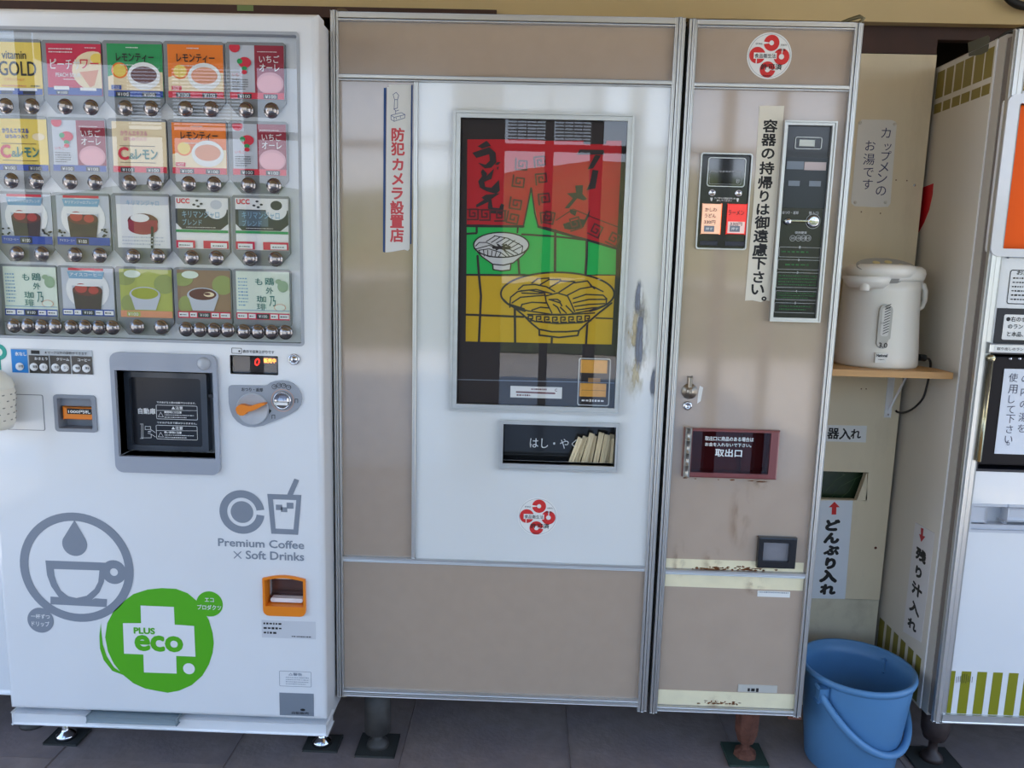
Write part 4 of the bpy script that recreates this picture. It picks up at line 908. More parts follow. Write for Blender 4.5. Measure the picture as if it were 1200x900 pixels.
# ---- narrow door
rn0 = {}
y_ = lambda a, c_: Z(a, c_)
zt = (y_(910,33.2), nT-.001); za = (y_(905,105.3), y_(905,98.6)); zc = (y_(862,676), y_(862,670)); zd = (nB, y_(850,830.3))
hrail('door_rail', N1, N2, *zt, ((0,.22,0),(.3,1,.001))); hrail('door_rail', N1, N2, *za, ((0,.3,-.003),(.36,1,0))); hrail('door_rail', N1, N2, *zc, ((0,.3,-.003),(.36,1,0))); hrail('door_rail', N1, N2, *zd, ((0,.5,.003),(.55,1,0)))
ck = G.q((919.5,140.7),(981.7,142.9),(960,378.3),(901.7,376.2)); dk = G.q((822,178.5),(883,179.5),(875,293.2),(815.5,291.7)); tk = G.q((802.5,500.3),(914,505.6),(909.5,562.5),(799.5,558))
cki = tuple(a+b_ for a, b_ in zip(ck, (.008,-.009,.009,-.009))); dki = tuple(a+b_ for a, b_ in zip(dk, (.003,-.003,.003,-.003))); tki = tuple(a+b_ for a, b_ in zip(tk, (.010,-.010,.006,-.006)))
b = B(G); b.holes(N1, N2, zc[1], za[0], [cki, dki, tki], -.034, -.008); b.obj('control_door', M_beige_worn, NM)
panel('header_panel', N1, N2, za[1], zt[0], M_beige); panel('lower_panel', N1, N2, zd[1], zc[0], M_beige_worn)
M_tape = mat('cream_tape', (232,222,188), .5, noise=.06, nscale=30, dirt=((186,150,96), 30.0, .66, .9))
each(G, 'repair_tape', M_tape, NM, [G.q(*q_) for q_ in (((780,656.3),(943,660.3),(943,671),(780,667.5)), ((778,674.5),(943,679),(942,693.5),(777,688.5)), ((770.5,810.5),(934,815),(933,831.5),(769.5,828)))], -.008, -.0070)
b = B(G); rn = random.Random(5)
for i in range(60):
    cx = rn.gauss(832, 13) if i < 30 else rn.gauss(879, 12); b.poly(G.P(blobpts(cx, 667.5-abs(rn.gauss(0,1.6))+(cx-832)*.02, rn.uniform(1,4.5), rn.uniform(.6,1.8), i, 9, .6), -.007), -.0066+.0001*rn.random())
for i in range(26):
    cx = rn.gauss(845, 12); b.poly(G.P(blobpts(cx, 825-abs(rn.gauss(0,1.8))+(cx-845)*.03, rn.uniform(1,4), rn.uniform(.6,1.6), i+80, 9, .6), -.007), -.0066+.0001*rn.random())
for cx, cy, rx, ry in ((842,562,1.5,.8),(858,562.5,4,1),(892,564.5,9,1.1),(880,563.5,5,.8),(803,560,3,.9),(815,561,2,.7),(889,628,5,.7),(925,630,4,.7),(886.5,660,1.5,5)): b.poly(G.P(blobpts(cx, cy, rx, ry, int(cx), 10, .5), -.0076), -.0072)
b.obj('rust_patch', M_rust, NM, kind='stuff')
M_rs = smear('rust_streak', (160,122,88), .42, 3.0)
for q_ in ((852,555,884,650),(786,630,806,680),(870,672,900,700),(820,640,850,672),(880,548,905,575),(826,836,866,812)): smudge('rust_stain', M_rs, NM, q_[0], min(q_[1],q_[3]), q_[2], max(q_[1],q_[3]), -.0068)
# display and choice buttons
b = B(G); b.rframe(dk, dki, .006, .004, -.03, -.003); db_ = b.obj('display_bezel', M_alu, NM)
b = B(G); b.box(*dki, -.034, -.0105); b.obj('display_panel', M_black, NM); dp = bpy.data.objects[-1] if False else None
def K(x, y): return (810+x/6.925, 170+y/6.925)
WK = -.0105
b = B(G); q0 = G.q(K(132,100), K(444,105), K(432,345), K(128,335), WK); b.rframe(q0, (q0[0]+.0018,q0[1]-.0018,q0[2]+.0018,q0[3]-.0018), .006, .005, WK, WK+.003); sc_ = b.obj('timer_window_frame', M_alu, NM)
b = B(G); b.rrect(q0[0]+.0018,q0[1]-.0018,q0[2]+.0018,q0[3]-.0018, .005, WK, WK+.001); b.obj('timer_window', mat('mirror_black', (14,16,20), .03, coat=1.0), sc_)
b = B(G); q1 = G.q(K(148,212), K(410,217), K(404,322), K(146,316), WK); b.rframe(q1, (q1[0]+.0006,q1[1]-.0006,q1[2]+.0006,q1[3]-.0006), .003, .003, WK+.0014); b.text('できあがり', G.r(*K(225,207), *K(345,222), WK), WK+.0016, .02); b.text('秒', G.r(*K(362,276), *K(394,310), WK), WK+.0014, .02); b.obj('lettering', mat('dim_white_print', (170,172,176), .5), sc_)
for x, y in ((168,387),(382,391)): b = B(G); b.lathe(*G.p(*K(x, y), WK), [(.0075,WK),(.0075,WK+.003),(.0055,WK+.003),(.0052,WK+.001),(0,WK+.001)], 20); b.obj('indicator_ring', M_chrome, NM)
b = B(G)
for x, y in ((164,427),(376,432)): b.poly(G.P([K(x-11,y), K(x+11,y), K(x+4,y+28), K(x-4,y+28)], WK), WK+.0005)
b.text('ランプがついた商品のボタンを', G.r(*K(188,424), *K(358,440), WK), WK+.0005, .02); b.text('押してください', G.r(*K(206,444), *K(330,458), WK), WK+.0005, .02); b.obj('lettering', M_whiteprint, NM)
M_litw = mat('lit_button_pale', (246,206,178), .3, emit=(255,190,150), estr=.35); M_litr = mat('lit_button_red', (232,70,66), .3, emit=(255,60,50), estr=.35); M_lito = mat('lit_button_orange_edge', (255,130,50), .3, emit=(255,120,40), estr=1.0)
for (tl, tr, br, bl), mt, lines in (((K(90,478),K(240,480),K(226,722),K(76,720)), M_litw, (('かしわ',(112,508,208,540)),('うどん',(108,556,200,590)),('330円',(104,610,196,640)))), ((K(292,480),K(446,482),K(434,724),K(282,722)), M_litr, (('ラーメン',(300,528,430,570)),('330円',(314,626,412,656))))):
    q0 = G.q(tl, tr, br, bl, WK); b = B(G); b.box(*q0, WK-.001, WK+.006, .0015); pb = b.obj('choice_button', mt, NM)
    b = B(G); [b.text(t, G.r(*K(*r_[:2]), *K(*r_[2:]), WK+.006), WK+.0066, .015) for t, r_ in lines]; b.obj('lettering', mat('button_print', (70,50,50), .5), pb)
    if mt is M_litr: b = B(G); b.box(*G.r(*K(296,622), *K(432,716), WK+.006), WK+.006, WK+.0063); b.obj('price_field', mat('price_field_pale', (240,214,206), .4, emit=(255,210,200), estr=.2), pb)
    x = 104 if mt is M_litw else 312
    b = B(G); b.box(*G.r(*K(x, 655), *K(x+82, 704), WK+.006), WK+.006, WK+.0068); b.obj('press_field', M_greylogo, pb)
    b = B(G); b.text('押す', G.r(*K(x+12, 668), *K(x+70, 692), WK+.006), WK+.0072, .02); b.obj('lettering', M_whiteprint, pb)
b = B(G); b.box(*G.q(K(236,480), K(246,480), K(232,722), K(226,722), WK), WK, WK+.004, .001); b.obj('lamp_glow_strip', M_lito, NM)
each(G, 'blank_key', mat('blank_key_grey', (52,54,66), .3), NM, [G.q(K(70,778), K(212,780), K(210,815), K(68,813), WK), G.q(K(276,782), K(430,784), K(428,822), K(274,820), WK)], WK, WK+.002, .0008)
# coin column
def J(x, y): return (895+x/3.6, 135+y/3.6)
b = B(G); frame4(b, ck, cki, -.03, .004, .001); b.obj('coin_panel_frame', M_alu, NM)
b = B(G); b.box(*cki, -.034, -.008); b.obj('coin_panel', M_black, NM)
WJ = -.008
b = B(G); q0 = G.q(J(133,91), J(245,95), J(242,146), J(129,142), WJ); b.rframe(q0, (q0[0]+.0013,q0[1]-.0013,q0[2]+.0013,q0[3]-.0013), .004, .003, WJ, WJ+.003); b.obj('bill_window_frame', M_alu, NM)
b = B(G); b.box(*G.q(J(150,103), J(215,105), J(213,133), J(148,131), WJ), WJ, WJ+.002, .0008); b.obj('bill_window', mat('pale_display', (200,206,200), .2), NM)
b = B(G); b.box(*G.q(J(92,178), J(276,180), J(268,395), J(80,390), WJ), WJ, WJ+.0015); b.obj('price_panel', mat('price_panel_grey', (46,52,58), .2), NM)
each(G, 'price_readout', mat('readout_bluegrey', (120,130,142), .2), NM, [G.q(J(96,194), J(168,196), J(167,230), J(95,228), WJ), G.q(J(103,276), J(151,278), J(149,300), J(101,298), WJ), G.q(J(191,277), J(240,279), J(238,302), J(189,300), WJ)], WJ+.0015, WJ+.003)
b = B(G); b.box(*G.q(J(171,197), J(262,200), J(260,235), J(169,231), WJ), WJ+.0015, WJ+.003); b.obj('price_readout', mat('readout_pinkish', (190,176,176), .2), NM)
b = B(G); b.text('おつり・返却', G.r(*J(78,404), *J(146,418), WJ), WJ+.0005, .02); b.text('投入口', G.r(*J(190,406), *J(230,420), WJ), WJ+.0005, .02); b.text('使用硬貨', G.r(*J(131,490), *J(182,501), WJ), WJ+.0005, .02)
jl = G.L(1/3.6, 940, 280, WJ)
b.ring(*G.p(*J(208,448), WJ), jl*29, jl*31, WJ+.0004)
for x, t in ((122,'500'),(146,'100'),(167,'50'),(187,'10')): c = G.p(*J(x, 519), WJ); b.ring(*c, jl*11, jl*12.5, WJ+.0004); b.text(t, G.r(*J(x-8, 514), *J(x+8, 524), WJ), WJ+.0004)
for n_, (y0, y1, x0, x1) in enumerate(((555,600,64,240),(608,652,58,236),(662,728,52,232),(740,780,48,226),(790,834,44,222))):
    q0 = G.r(*J(x0, y0+2), *J(x1, y1), WJ); b.rframe(q0, (q0[0]+.0008,q0[1]-.0008,q0[2]+.0008,q0[3]-.0008), .003, .002, WJ+.0004); b.text(str(n_+1), G.r(*J((x0+x1)/2-3, y0-3), *J((x0+x1)/2+3, y0+7), WJ), WJ+.0008, .02)
b.obj('lettering', mat('silver_print', (186,188,190), .4), NM)
for n_, (y0, y1, x0, x1, rw) in enumerate(((562,592,74,228,1),(616,646,90,195,1),(672,722,62,222,4),(746,776,56,218,3),(800,826,64,200,2))): b = B(G); b.bars(G.r(*J(x0, y0), *J(x1, y1), WJ), WJ+.0004, rw, .4 if rw > 1 else .25, n_); b.obj('instruction_print', mat('dark_green_print', (44,104,52), .5), NM)
c = G.p(*J(208,448), WJ); b = B(G); b.lathe(*c, [(jl*25,WJ),(jl*25,WJ+.004),(jl*18,WJ+.006),(0,WJ+.003)], 28); b.obj('coin_slot', M_chrome, NM)
e_ = G.p(*J(92,448), WJ); b = B(G); b.box(e_[0], c[0]-jl*24, c[1]-.0022, c[1]+.0022, WJ+.003, WJ+.008, .001); b.lathe(e_[0]+.004, e_[1], [(.0075,WJ),(.0075,WJ+.007),(.004,WJ+.010),(0,WJ+.010)], 16); b.poly([(e_[0]-.006,c[1]),(e_[0]+.006,c[1]+.005),(e_[0]+.006,c[1]-.005)], WJ+.002, WJ+.008); b.obj('return_lever', M_chrome, NM)
# lock, delivery hatch, drain window
c = G.p(808.6, 459); b = B(G); b.lathe(*c, [(.0185,-.008),(.0185,-.0055),(.009,-.0055),(.009,.001),(.0075,.004),(0,.004)], 28); b.box(c[0]-.005, c[0]+.004, c[1]+.008, c[1]+.034, -.008, -.001, .002); b.box(c[0]-.003, c[0]+.003, c[1]-.003, c[1]+.003, .004, .007, .001); lk = b.obj('door_lock', mat('aged_nickel', (170,160,146), .35, metal=.9, noise=.15, nscale=80), NM)
c = G.p(806.4, 476); b = B(G); b.lathe(*c, [(.0105,-.008),(.0105,-.005),(.006,-.003),(.004,-.006),(0,-.006)], 20); b.obj('key_cylinder', M_chrome, NM)
b = B(G); b.poly(G.P([(820,452),(824,454),(821,470),(817,473),(818,462)], -.008), -.0077); b.obj('paint_chip', M_paper, NM)
M_maroon = mat('maroon_plastic', (124,64,64), .4, noise=.06, coat=.3)
q0 = tk; b = B(G); b.holes(q0[0], q0[1], q0[2], q0[3], [G.q((811,504),(903,507.5),(899.5,555.5),(809,552.5))], -.03, .006, .004, 2); b.obj('hatch_frame', M_maroon, NM)
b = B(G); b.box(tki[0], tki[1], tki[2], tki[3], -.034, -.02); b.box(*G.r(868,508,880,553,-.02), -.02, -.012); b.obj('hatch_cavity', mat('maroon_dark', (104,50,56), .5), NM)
q1 = G.q((809,503.5),(902,507),(899.5,555.5),(808,552.5)); b = B(G); b.poly([(q1[0],q1[2]),(q1[1],q1[2]),(q1[1],q1[3]),(q1[0],q1[3])], .004); hd_ = b.obj('hatch_door', glass('hatch_smoke', (186,150,152), refl=1.5), NM)
b = B(G); b.text('取出口に商品のある場合は', G.q((825.8,510.3),(882.5,512.5),(882.5,517.5),(825.8,515.6)), .0046, .02); b.text('お金を入れないで下さい。', G.q((825.8,517.5),(879.8,519.6),(879.8,524),(825.8,522)), .0046, .02); b.text('取出口', G.q((837.5,525),(869,526.2),(869,535.5),(837.5,534.3)), .0046, .025); b.obj('lettering', M_whiteprint, hd_)
b = B(G); hq = G.q((802.5,500.5),(810,500.8),(807.5,558.5),(799.8,558)); b.box(hq[0], hq[1], hq[2], hq[3], .003, .008, .001); L_ = (hq[3]-hq[2])/4
for i in range(4): b.tube([((hq[0]+hq[1])/2, hq[2]+i*L_+.001, .010), ((hq[0]+hq[1])/2, hq[2]+(i+1)*L_-.001, .010)], .0035, 10)
b.obj('hatch_hinge', mat('hinge_steel', (176,170,160), .3, metal=.9, noise=.15, nscale=60), NM)
q0 = G.q((888.5,628.3),(933.6,630.5),(931.5,666.5),(887,664.5)); q1 = G.q((894,634.5),(925,636),(923,658),(893,656.5)); b = B(G); b.holes(q0[0], q0[1], q0[2], q0[3], [q1], -.008, .006, .003, 2); bf = b.obj('meter_frame', M_black, NM)
b = B(G); b.box(*q1, -.008, -.002); b.obj('meter_window', mat('grey_window', (128,128,134), .2, noise=.04), bf)
b = B(G); b.box(*G.q((889,693),(927,695.5),(926.5,702),(888.5,700)), -.008, -.0062); o = b.obj('paper_slip', M_paper, NM)
b = B(G); b.bars(G.r(890, 694.2, 925, 697), -.0058, 1, .6, 31); b.obj('small_print', M_greylogo, o)
b = B(G); b.box(*G.q((866,803.5),(911.8,805.5),(911.5,814),(865.6,812)), -.008, -.0058); o = b.obj('name_plate', mat('plate_pale', (186,184,176), .4), NM)
b = B(G); b.bars(G.r(876, 805.5, 893, 811.5, -.006), -.0055, 1, .9, 77); b.obj('lettering', M_blackmatte, o)
# top latch and feet
c = G.p(1009, 25); b = B(G); q0 = [G.p(986, 25)+(-.03,), G.p(999, 20)+(-.02,), G.p(1010, 17.5)+(-.01,), G.p(1014, 20)+(-.008,), G.p(1010, 25)+(-.012,)]
b.tube(q0, .0042, 8); b.obj('top_latch', mat('brass_dull', (120,112,84), .5, metal=.7), NM)
c = G.p(389, 13); b = B(G); b.vlathe(c[0]+.018, -.018, [(0,zT-.002),(.013,zT-.002),(.013,zT+.004),(.010,zT+.007),(0,zT+.007)], 20); b.obj('corner_cap', mat('cap_brown', (110,96,78), .5, metal=.5), NM)
c = G.p(398, 816.5); b = B(G); b.vlathe(c[0]+.008, -.016, [(0,zB-.008),(.012,zB-.008),(.013,zB-.003),(0,zB-.002)], 16); b.obj('corner_cap', mat('cap_pale', (180,170,150), .5), NM)
b = B(G); b.box(N2-.012, N3+.002, nB-.012, nB-.003, -.03, -.002); b.obj('rusty_bracket', M_rustleg, NM)
H0 = Frame(None, NM)
for x, y, m1_, m2_ in ((-.362,.055,M_darkleg,M_darkleg),(.595,.075,M_rustleg,M_rustleg),(-.372,.6,M_darkleg,M_darkleg),(.613,.6,M_darkleg,M_darkleg)):
    rough = m1_ is M_rustleg
    b = B(H0); b.box(x-.05, x+.05, ZF, ZF+.006, -y-.05, -y+.045, .001); b.obj('foot_plate', mat('green_rubber_plate', (52,70,62), .8, noise=.2) if rough else M_plate, NM)
    b = B(H0); b.vlathe(x, -y, [(0,ZF+.006),(.030,ZF+.006),(.027,ZF+.018),(.014,ZF+.026),(.011,ZF+.03),(.011,ZF+.04),(.020,ZF+.044)] + ([(.030,ZF+.075)] if rough else [(.034,ZF+.05)]) + [(.034,.215),(0,.215)], 20 if not rough else 8, smooth=not rough); b.obj('leveling_leg', m1_, NM)

# ---------------- chopsticks in the slot
M_stick = mat('pale_disposable_wood', (232,214,176), .6, noise=.08, nscale=30, stretch=(4,4,.3))
b_, t_ = [(668,545),(675,545.5),(683,545.5),(690,546),(697,546),(705,546),(712,546.5),(719,547)], [(680.5,513),(686,511.5),(694,508),(697,510.5),(705,507),(712,509.5),(718,509),(724,514)]
ws = [-.040,-.050,-.044,-.054,-.046,-.038,-.052,-.042]
vb = si[2]-.097
sticks = ('leaning furthest left', 'second from the left', 'third from the left', 'fourth from the left', 'fifth from the left', 'third from the right', 'second from the right', 'at the right end beside the slot frame')
for i in range(8):
    lo, hi = G.p(*b_[i], ws[i]), G.p(*t_[i], ws[i]); dx, dz = hi[0]-lo[0], hi[1]-lo[1]
    hi = (min(hi[0], si[1]+.001), hi[1]); t = (vb-lo[1])/dz; u0 = lo[0]+dx*t; base = Vector((u0, -ws[i], vb+.0005)); L_ = math.hypot(hi[0]-u0, hi[1]-vb); ang = math.atan2(hi[0]-u0, hi[1]-vb)
    tm = bmesh.new(); fr = Frame(Matrix.Translation(base) @ Matrix.Rotation(ang, 4, 'Y') @ Matrix.Rotation(.25*(i % 3-1), 4, 'Z'))
    b = B(fr); b.box(-.0062, -.0004, .002, L_, -.0024, .0024, .0006, 1); b.box(.0004, .0062, .002, L_-.0008, -.0024, .0024, .0006, 1); b.box(-.0005, .0005, L_*.75, L_, -.002, .002)
    o = b.obj('chopsticks', M_stick, None, 'pale wooden disposable chopsticks in the slot, '+sticks[i], 'chopsticks', 'disposable chopsticks in the slot')
    c = recenter(o)
# ================================================================ notices stuck on the noodle machine
def permit(px, py, r_px, w, label):
    c0 = G.p(px, py, w); r = rootobj('permit_sticker', label, 'sticker', (c0[0], -w, c0[1])); f = planeY(0.0, r); R_ = f.L(2*r_px, px, py, w)/2
    pt = lambda x, y: (c0[0]+(x-470)/340*R_, c0[1]-(y-455)/340*R_); k_ = R_/340
    b = B(f); b.disc(*c0, R_, w, w+.0006, 40); b.obj('backing', M_paper, r)
    b = B(f); b.ring(*c0, R_*.925, R_*.94, w+.0008, n=40); b.obj('ring_print', M_greylogo, r)
    b = B(f)
    b.ring(*pt(490,268), k_*36, k_*118, w+.0009, n=36, a0=190, a1=532); b.disc(*pt(285,450), k_*122, w+.0009, n=36); b.ring(*pt(655,465), k_*40, k_*120, w+.0010, n=36, a0=95, a1=440); b.ring(*pt(455,655), k_*40, k_*118, w+.0011, n=36, a0=5, a1=352)
    b.obj('red_circle_print', M_redprint, r)
    b = B(f); a_, c_ = pt(232,500), pt(580,412); b.box(a_[0], c_[0], a_[1], c_[1], w+.0009, w+.0013); b.stroke([pt(275,500), pt(275,575)], k_*14, w+.0013); b.obj('title_field', M_paper, r)
    b = B(f)
    for t, x0, y0, x1, y1, bo in (('食品衛生法',245,490,568,425,.015),('許可済',350,660,675,572,.02),('飲食店',248,298,350,268,0),('営業用',630,308,718,282,0),('自販機',600,385,705,350,0),('保健所長',385,762,515,735,0)):
        a_, c_ = pt(x0, y0), pt(x1, y1); b.text(t, (a_[0], c_[0], a_[1], c_[1]), w+.0016, bo)
    b.obj('lettering', M_blackmatte, r); return r
permit(901.5, 65.5, 26.2, -.008, 'round red and white food permit sticker high on the narrow beige door')
permit(630, 605.4, 23.3, -.006, 'round red and white food permit sticker low on the white door')
# camera notice
r = rootobj('camera_notice', 'vertical white notice with red lettering and a small camera drawing', 'sign', (G.p(467,197)[0], .0, G.p(467,197)[1]))
f = planeY(0.0, r); w = -.0075
b = B(f); b.poly(f.P([(453.5,102),(455.5,102),(455.5,99),(481.8,99.3),(480.2,291.5),(478,294),(474,292.5),(468,293.5),(460,295),(451.8,296)], w), w, w+.0008); b.obj('paper', M_paper, r)
b = B(f); b.poly(f.P([(449.8,103),(452.8,103),(451,296),(448.8,295)], w), w, w+.0006); b.poly(f.P([(482,99.5),(483.6,99.5),(482,286),(480.6,286)], w), w, w+.0006); b.obj('blue_edge', M_blueprint, r)
b = B(f); b.chars([(c, 440+(108 if i < 4 else 106)/4.09-(i*.12), 90+y/4.09) for i, (c, y) in enumerate(zip('防犯カメラ設置店', (277,345,420,490,560,627,693,760)))], 16.2, f, w+.0011, .035); b.obj('lettering', mat('faded_red_print', (206,78,84), .5), r)
def Cz(x, y): return (440+x/4.09, 90+y/4.09)
lw = f.L(.55, 467, 130, w); b = B(f)
for pl in (((85,85),(100,75),(112,90),(106,110),(106,150),(90,155),(92,110),(85,85)), ((106,110),(110,95)), ((92,110),(106,110)), ((88,155),(100,165),(112,160)), ((96,165),(98,178)), ((75,185),(125,172),(142,182),(140,198),(90,214),(75,205),(75,185)), ((90,195),(90,214)), ((90,195),(142,182)), ((90,195),(75,185)), ((100,196),(100,204)), ((120,190),(120,198))):
    b.stroke([f.p(*Cz(*p_), w) for p_ in pl], lw, w+.0011)
b.obj('camera_drawing', M_blueprint, r)
# container notice
r = rootobj('container_notice', 'long vertical cream paper notice in black lettering taped beside the coin panel', 'sign', (G.p(897,238)[0], 0, G.p(897,238)[1]))
f = planeY(0.0, r); w = -.0078
def C3(x, y): return (800+x/3, 100+y/3)
b = B(f); b.poly(f.P([C3(*p_) for p_ in ((270,72),(357,72),(330,420),(305,758),(290,755),(275,762),(245,756),(219,757),(222,720),(248,420))], w), w, w+.0008); b.obj('paper', M_papercream, r)
cl = [('容',308,143),('器',303,192),('の',300,240),('持',296,291),('帰',290,342),('り',287,390),('は',283,436),('御',279,482),('遠',275,530),('慮',272,578),('下',269,626),('さ',267,674),('い',264,718),('。',286,750)]
b = B(f); b.chars([(c, *C3(x, y)) for c, x, y in cl], 17.5, f, w+.0011, .034, 15.5); b.obj('lettering', M_blackmatte, r)

# ================================================================ plywood bowl-return board, shelf, notes
YB = .31
zb1 = onY(1055, 63.5, YB).z; xbR = 1.015; xbL = .70
BR_ = rootobj('bowl_return_board', 'cream painted plywood board with a dark bowl slot between the two machines', 'panel', ((xbL+xbR)/2, YB, 0))
f = planeY(YB, BR_); M_ply = mat('cream_plywood', (222,208,178), .6, noise=.05, nscale=5, dirt=((190,176,150), 2.5, .55, .85), stretch=(2,2,.6)); 
zs = f.p(1030, 703)[1]; hq = f.q((955,552),(1016,553.5),(1016,586),(955,585.5))
b = B(f); b.holes(xbL, xbR, zs, zb1, [(.72, hq[1], hq[2], hq[3])], -.018, 0); b.poly(f.P([(1016.2,553.2),(1016.2,586.3),(1004.2,586.3)]), -.018, 0); b.obj('upper_board', M_ply, BR_)
b = B(f); b.box(xbL, xbR, ZF+.01, zs-.002, -.018, -.002); b.obj('lower_board', mat('cream_plywood_stained', (206,198,174), .7, noise=.08, nscale=9, dirt=((150,140,118), 6.0, .5, .85)), BR_)
b = B(f); b.box(.71, xbR-.005, hq[2]-.15, hq[3]+.05, -.20, -.19); b.box(.71, .715, hq[2]-.1, hq[3]+.05, -.20, -.02); b.box(.71, xbR-.005, hq[3]+.02, hq[3]+.05, -.2, -.02); b.box(.71, xbR-.005, hq[2]-.05, hq[2]-.03, -.2, -.02); b.obj('bowl_bin', M_dark, BR_)
b = B(f); b.box(.71, xbR-.02, hq[2]-.01, hq[3]+.01, -.05, -.035); fl_ = b.obj('bowl_flap', mat('dark_green_plastic', (40,58,36), .25, noise=.3, nscale=12), BR_)
b = B(f)
for a_ in (((975,582),(985,570),(1000,562),(1010,557)), ((985,584),(995,575),(1003,560)), ((968,575),(980,562),(990,556))): b.stroke(f.P(a_, -.035), .0012, -.0345)
b.obj('leaf_glint', mat('glint_green', (70,96,58), .3), fl_)  # leaf-like reflections on the flap, painted as lighter green strokes
b = B(f)
for x, y in ((1062.7,211.7),(1009.3,248.3),(1031.7,250),(1009.3,455.7),(1015,455.7),(1050,211)): b.disc(*f.p(x, y), .0018, .0003, n=8)
b.disc(*f.p(1026,642), .004, .0004, n=10); b.obj('nail_hole', M_rustleg, BR_)
c = f.p(1071.7, 217); b = B(f); b.lathe(*c, [(.0035,0),(.003,.0004),(0,.0006)], 12); b.obj('screw', M_chrome, BR_)
def sign(name, label, F_, pts, m, w=0.0, t=.0008):
    us = [F_.p(x, y, w) for x, y in pts]; cu, cv = sum(u[0] for u in us)/len(us), sum(u[1] for u in us)/len(us)
    wp = F_.M @ Vector((cu, -w, cv)); r = rootobj(name, label, 'sign', tuple(wp)); g = Frame(F_.M, r); b = B(g); b.poly([g.p(x, y, w) for x, y in pts], w, w+t); b.obj('paper', m, r); return r, g
def O3(x, y): return (960+x/3, y/3)
r, g = sign('hot_water_note', 'handwritten translucent paper note pinned above the electric water boiler', f, [O3(*p_) for p_ in ((150,420),(255,422),(268,428),(272,440),(262,560),(250,715),(242,727),(200,729),(125,725),(113,715),(112,700),(122,600),(137,435))], mat('note_paper', (222,220,214), .5, noise=.02), .0003)
b = B(g); b.chars([(c, *O3(x, y)) for c, x, y in (('カ',235,467),('ッ',241,517),('プ',235,548),('メ',227,588),('ン',221,627),('の',217,671),('お',180,512),('湯',175,560),('で',173,606),('す',170,648))], 13.2, g, .0014, -.008); b.obj('lettering', mat('navy_ink', (44,48,92), .5), r)
for x, y in ((265,437),(143,432),(126,712),(232,711)): b = B(g); b.lathe(*g.p(*O3(x, y)), [(.0045,.001),(.004,.003),(0,.004)], 12); b.obj('drawing_pin', mat('clear_pin', (210,206,196), .2), r)
r, g = sign('container_sign', 'small horizontal white sign with bold black lettering under the shelf', f, [(946,497.5),(1015.8,499),(1014.5,518.5),(946,516.5)], M_paper)
b = B(g); b.chars([('容',961,507),('器',976.5,508),('入',990.5,508.5),('れ',1003,508.5)], 14, g, .0011, .03); b.obj('lettering', M_blackmatte, r)
def E8(x, y): return (860+x/6.43, 580+y/6.43)
r, g = sign('bowl_sign', 'tall white sign with a red up arrow beneath the dark bowl slot', f, [E8(*p_) for p_ in ((640,40),(897,42),(837,783),(585,778))], mat('sign_paper_blue_white', (220,226,232), .5, noise=.02))
b = B(g); b.poly([g.p(*E8(*p_)) for p_ in ((757,50),(797,92),(772,92),(770,147),(735,147),(738,92),(714,92))], .0011); b.obj('red_arrow', M_redprint, r)
b = B(g); b.chars([(c, *E8(x, y)) for c, x, y in (('ど',745,228),('ん',736,325),('ぶ',735,418),('り',728,516),('入',712,612),('れ',708,712))], 21.5, g, .0011, .085, 16); b.obj('lettering', M_blackmatte, r)
# shelf
Fs = planeY(.06, None); zsh = Fs.p(1117, 436.8)[1]; th = zsh-Fs.p(1117, 444.5)[1]; xs = min(Fs.p(1117, 440)[0], 1.020)
SH = rootobj('wooden_shelf', 'light brown plywood shelf carrying the electric water boiler', 'shelf', (.86, .18, zsh-th))
g = Frame(None, SH)
tm = Frame(Matrix.Translation((0,0,zsh-th/2)) @ Matrix.Rotation(math.radians(-90), 4, 'X'), SH)   # local: u=X, v=Y, outward=Z
b = B(tm); b.poly([(.705,.06),(xs,.06),(xs,.14),(1.0,.155),(.985,.20),(.972,.309),(.705,.309)], -th/2, th/2); b.obj('board', mat('shelf_wood', (196,150,96), .5, noise=.2, nscale=14, stretch=(.6,5,5)), SH)
fb = planeY(YB, SH); b = B(fb); q0 = fb.q((1040,443),(1050,443),(1043,489),(1036,489)); b.box(q0[0], q0[1]-.002, q0[2], zsh-th-.0005, 0, .003, .001); b.box(q0[0], q0[1]-.002, zsh-th-.004, zsh-th-.0005, 0, .16, .001)
u_ = (q0[0]+q0[1])/2; b.tube([(u_, q0[2]+.02, .004), (u_, zsh-th-.006, .09)], .003, 8); b.obj('bracket', M_whiteprint, SH)
for z_ in (q0[2]+.008, zsh-th-.03): b = B(fb); b.lathe(u_, z_, [(.003,.003),(.002,.0045),(0,.005)], 10); b.obj('screw', M_chrome, SH)
# ---------------- electric water boiler
px_, py_ = .877, .185; z0 = zsh+.0005; H = .272
PT = rootobj('water_boiler', 'white electric water boiler with level gauge standing on the wooden shelf', 'kettle', (px_, py_, z0))
g = planeY(py_, PT); M_pot = mat('boiler_white', (226,222,212), .35, coat=.2)
b = B(g); b.vlathe(px_, 0, [(0,z0),(.104,z0),(.107,z0+.006),(.105,z0+.05),(.099,z0+.13),(.096,z0+.2),(.096,z0+.225),(.0,z0+.225)], 48, sx=.93, sy=.93); b.obj('body', M_pot, PT)
b = B(g); b.vlathe(px_, 0, [(0,z0+.225),(.097,z0+.225),(.101,z0+.232),(.103,z0+.245),(.100,z0+.256),(.090,z0+.263),(.05,z0+.268),(0,z0+.269)], 48, sx=.94, sy=.94); b.obj('lid', M_pot, PT)
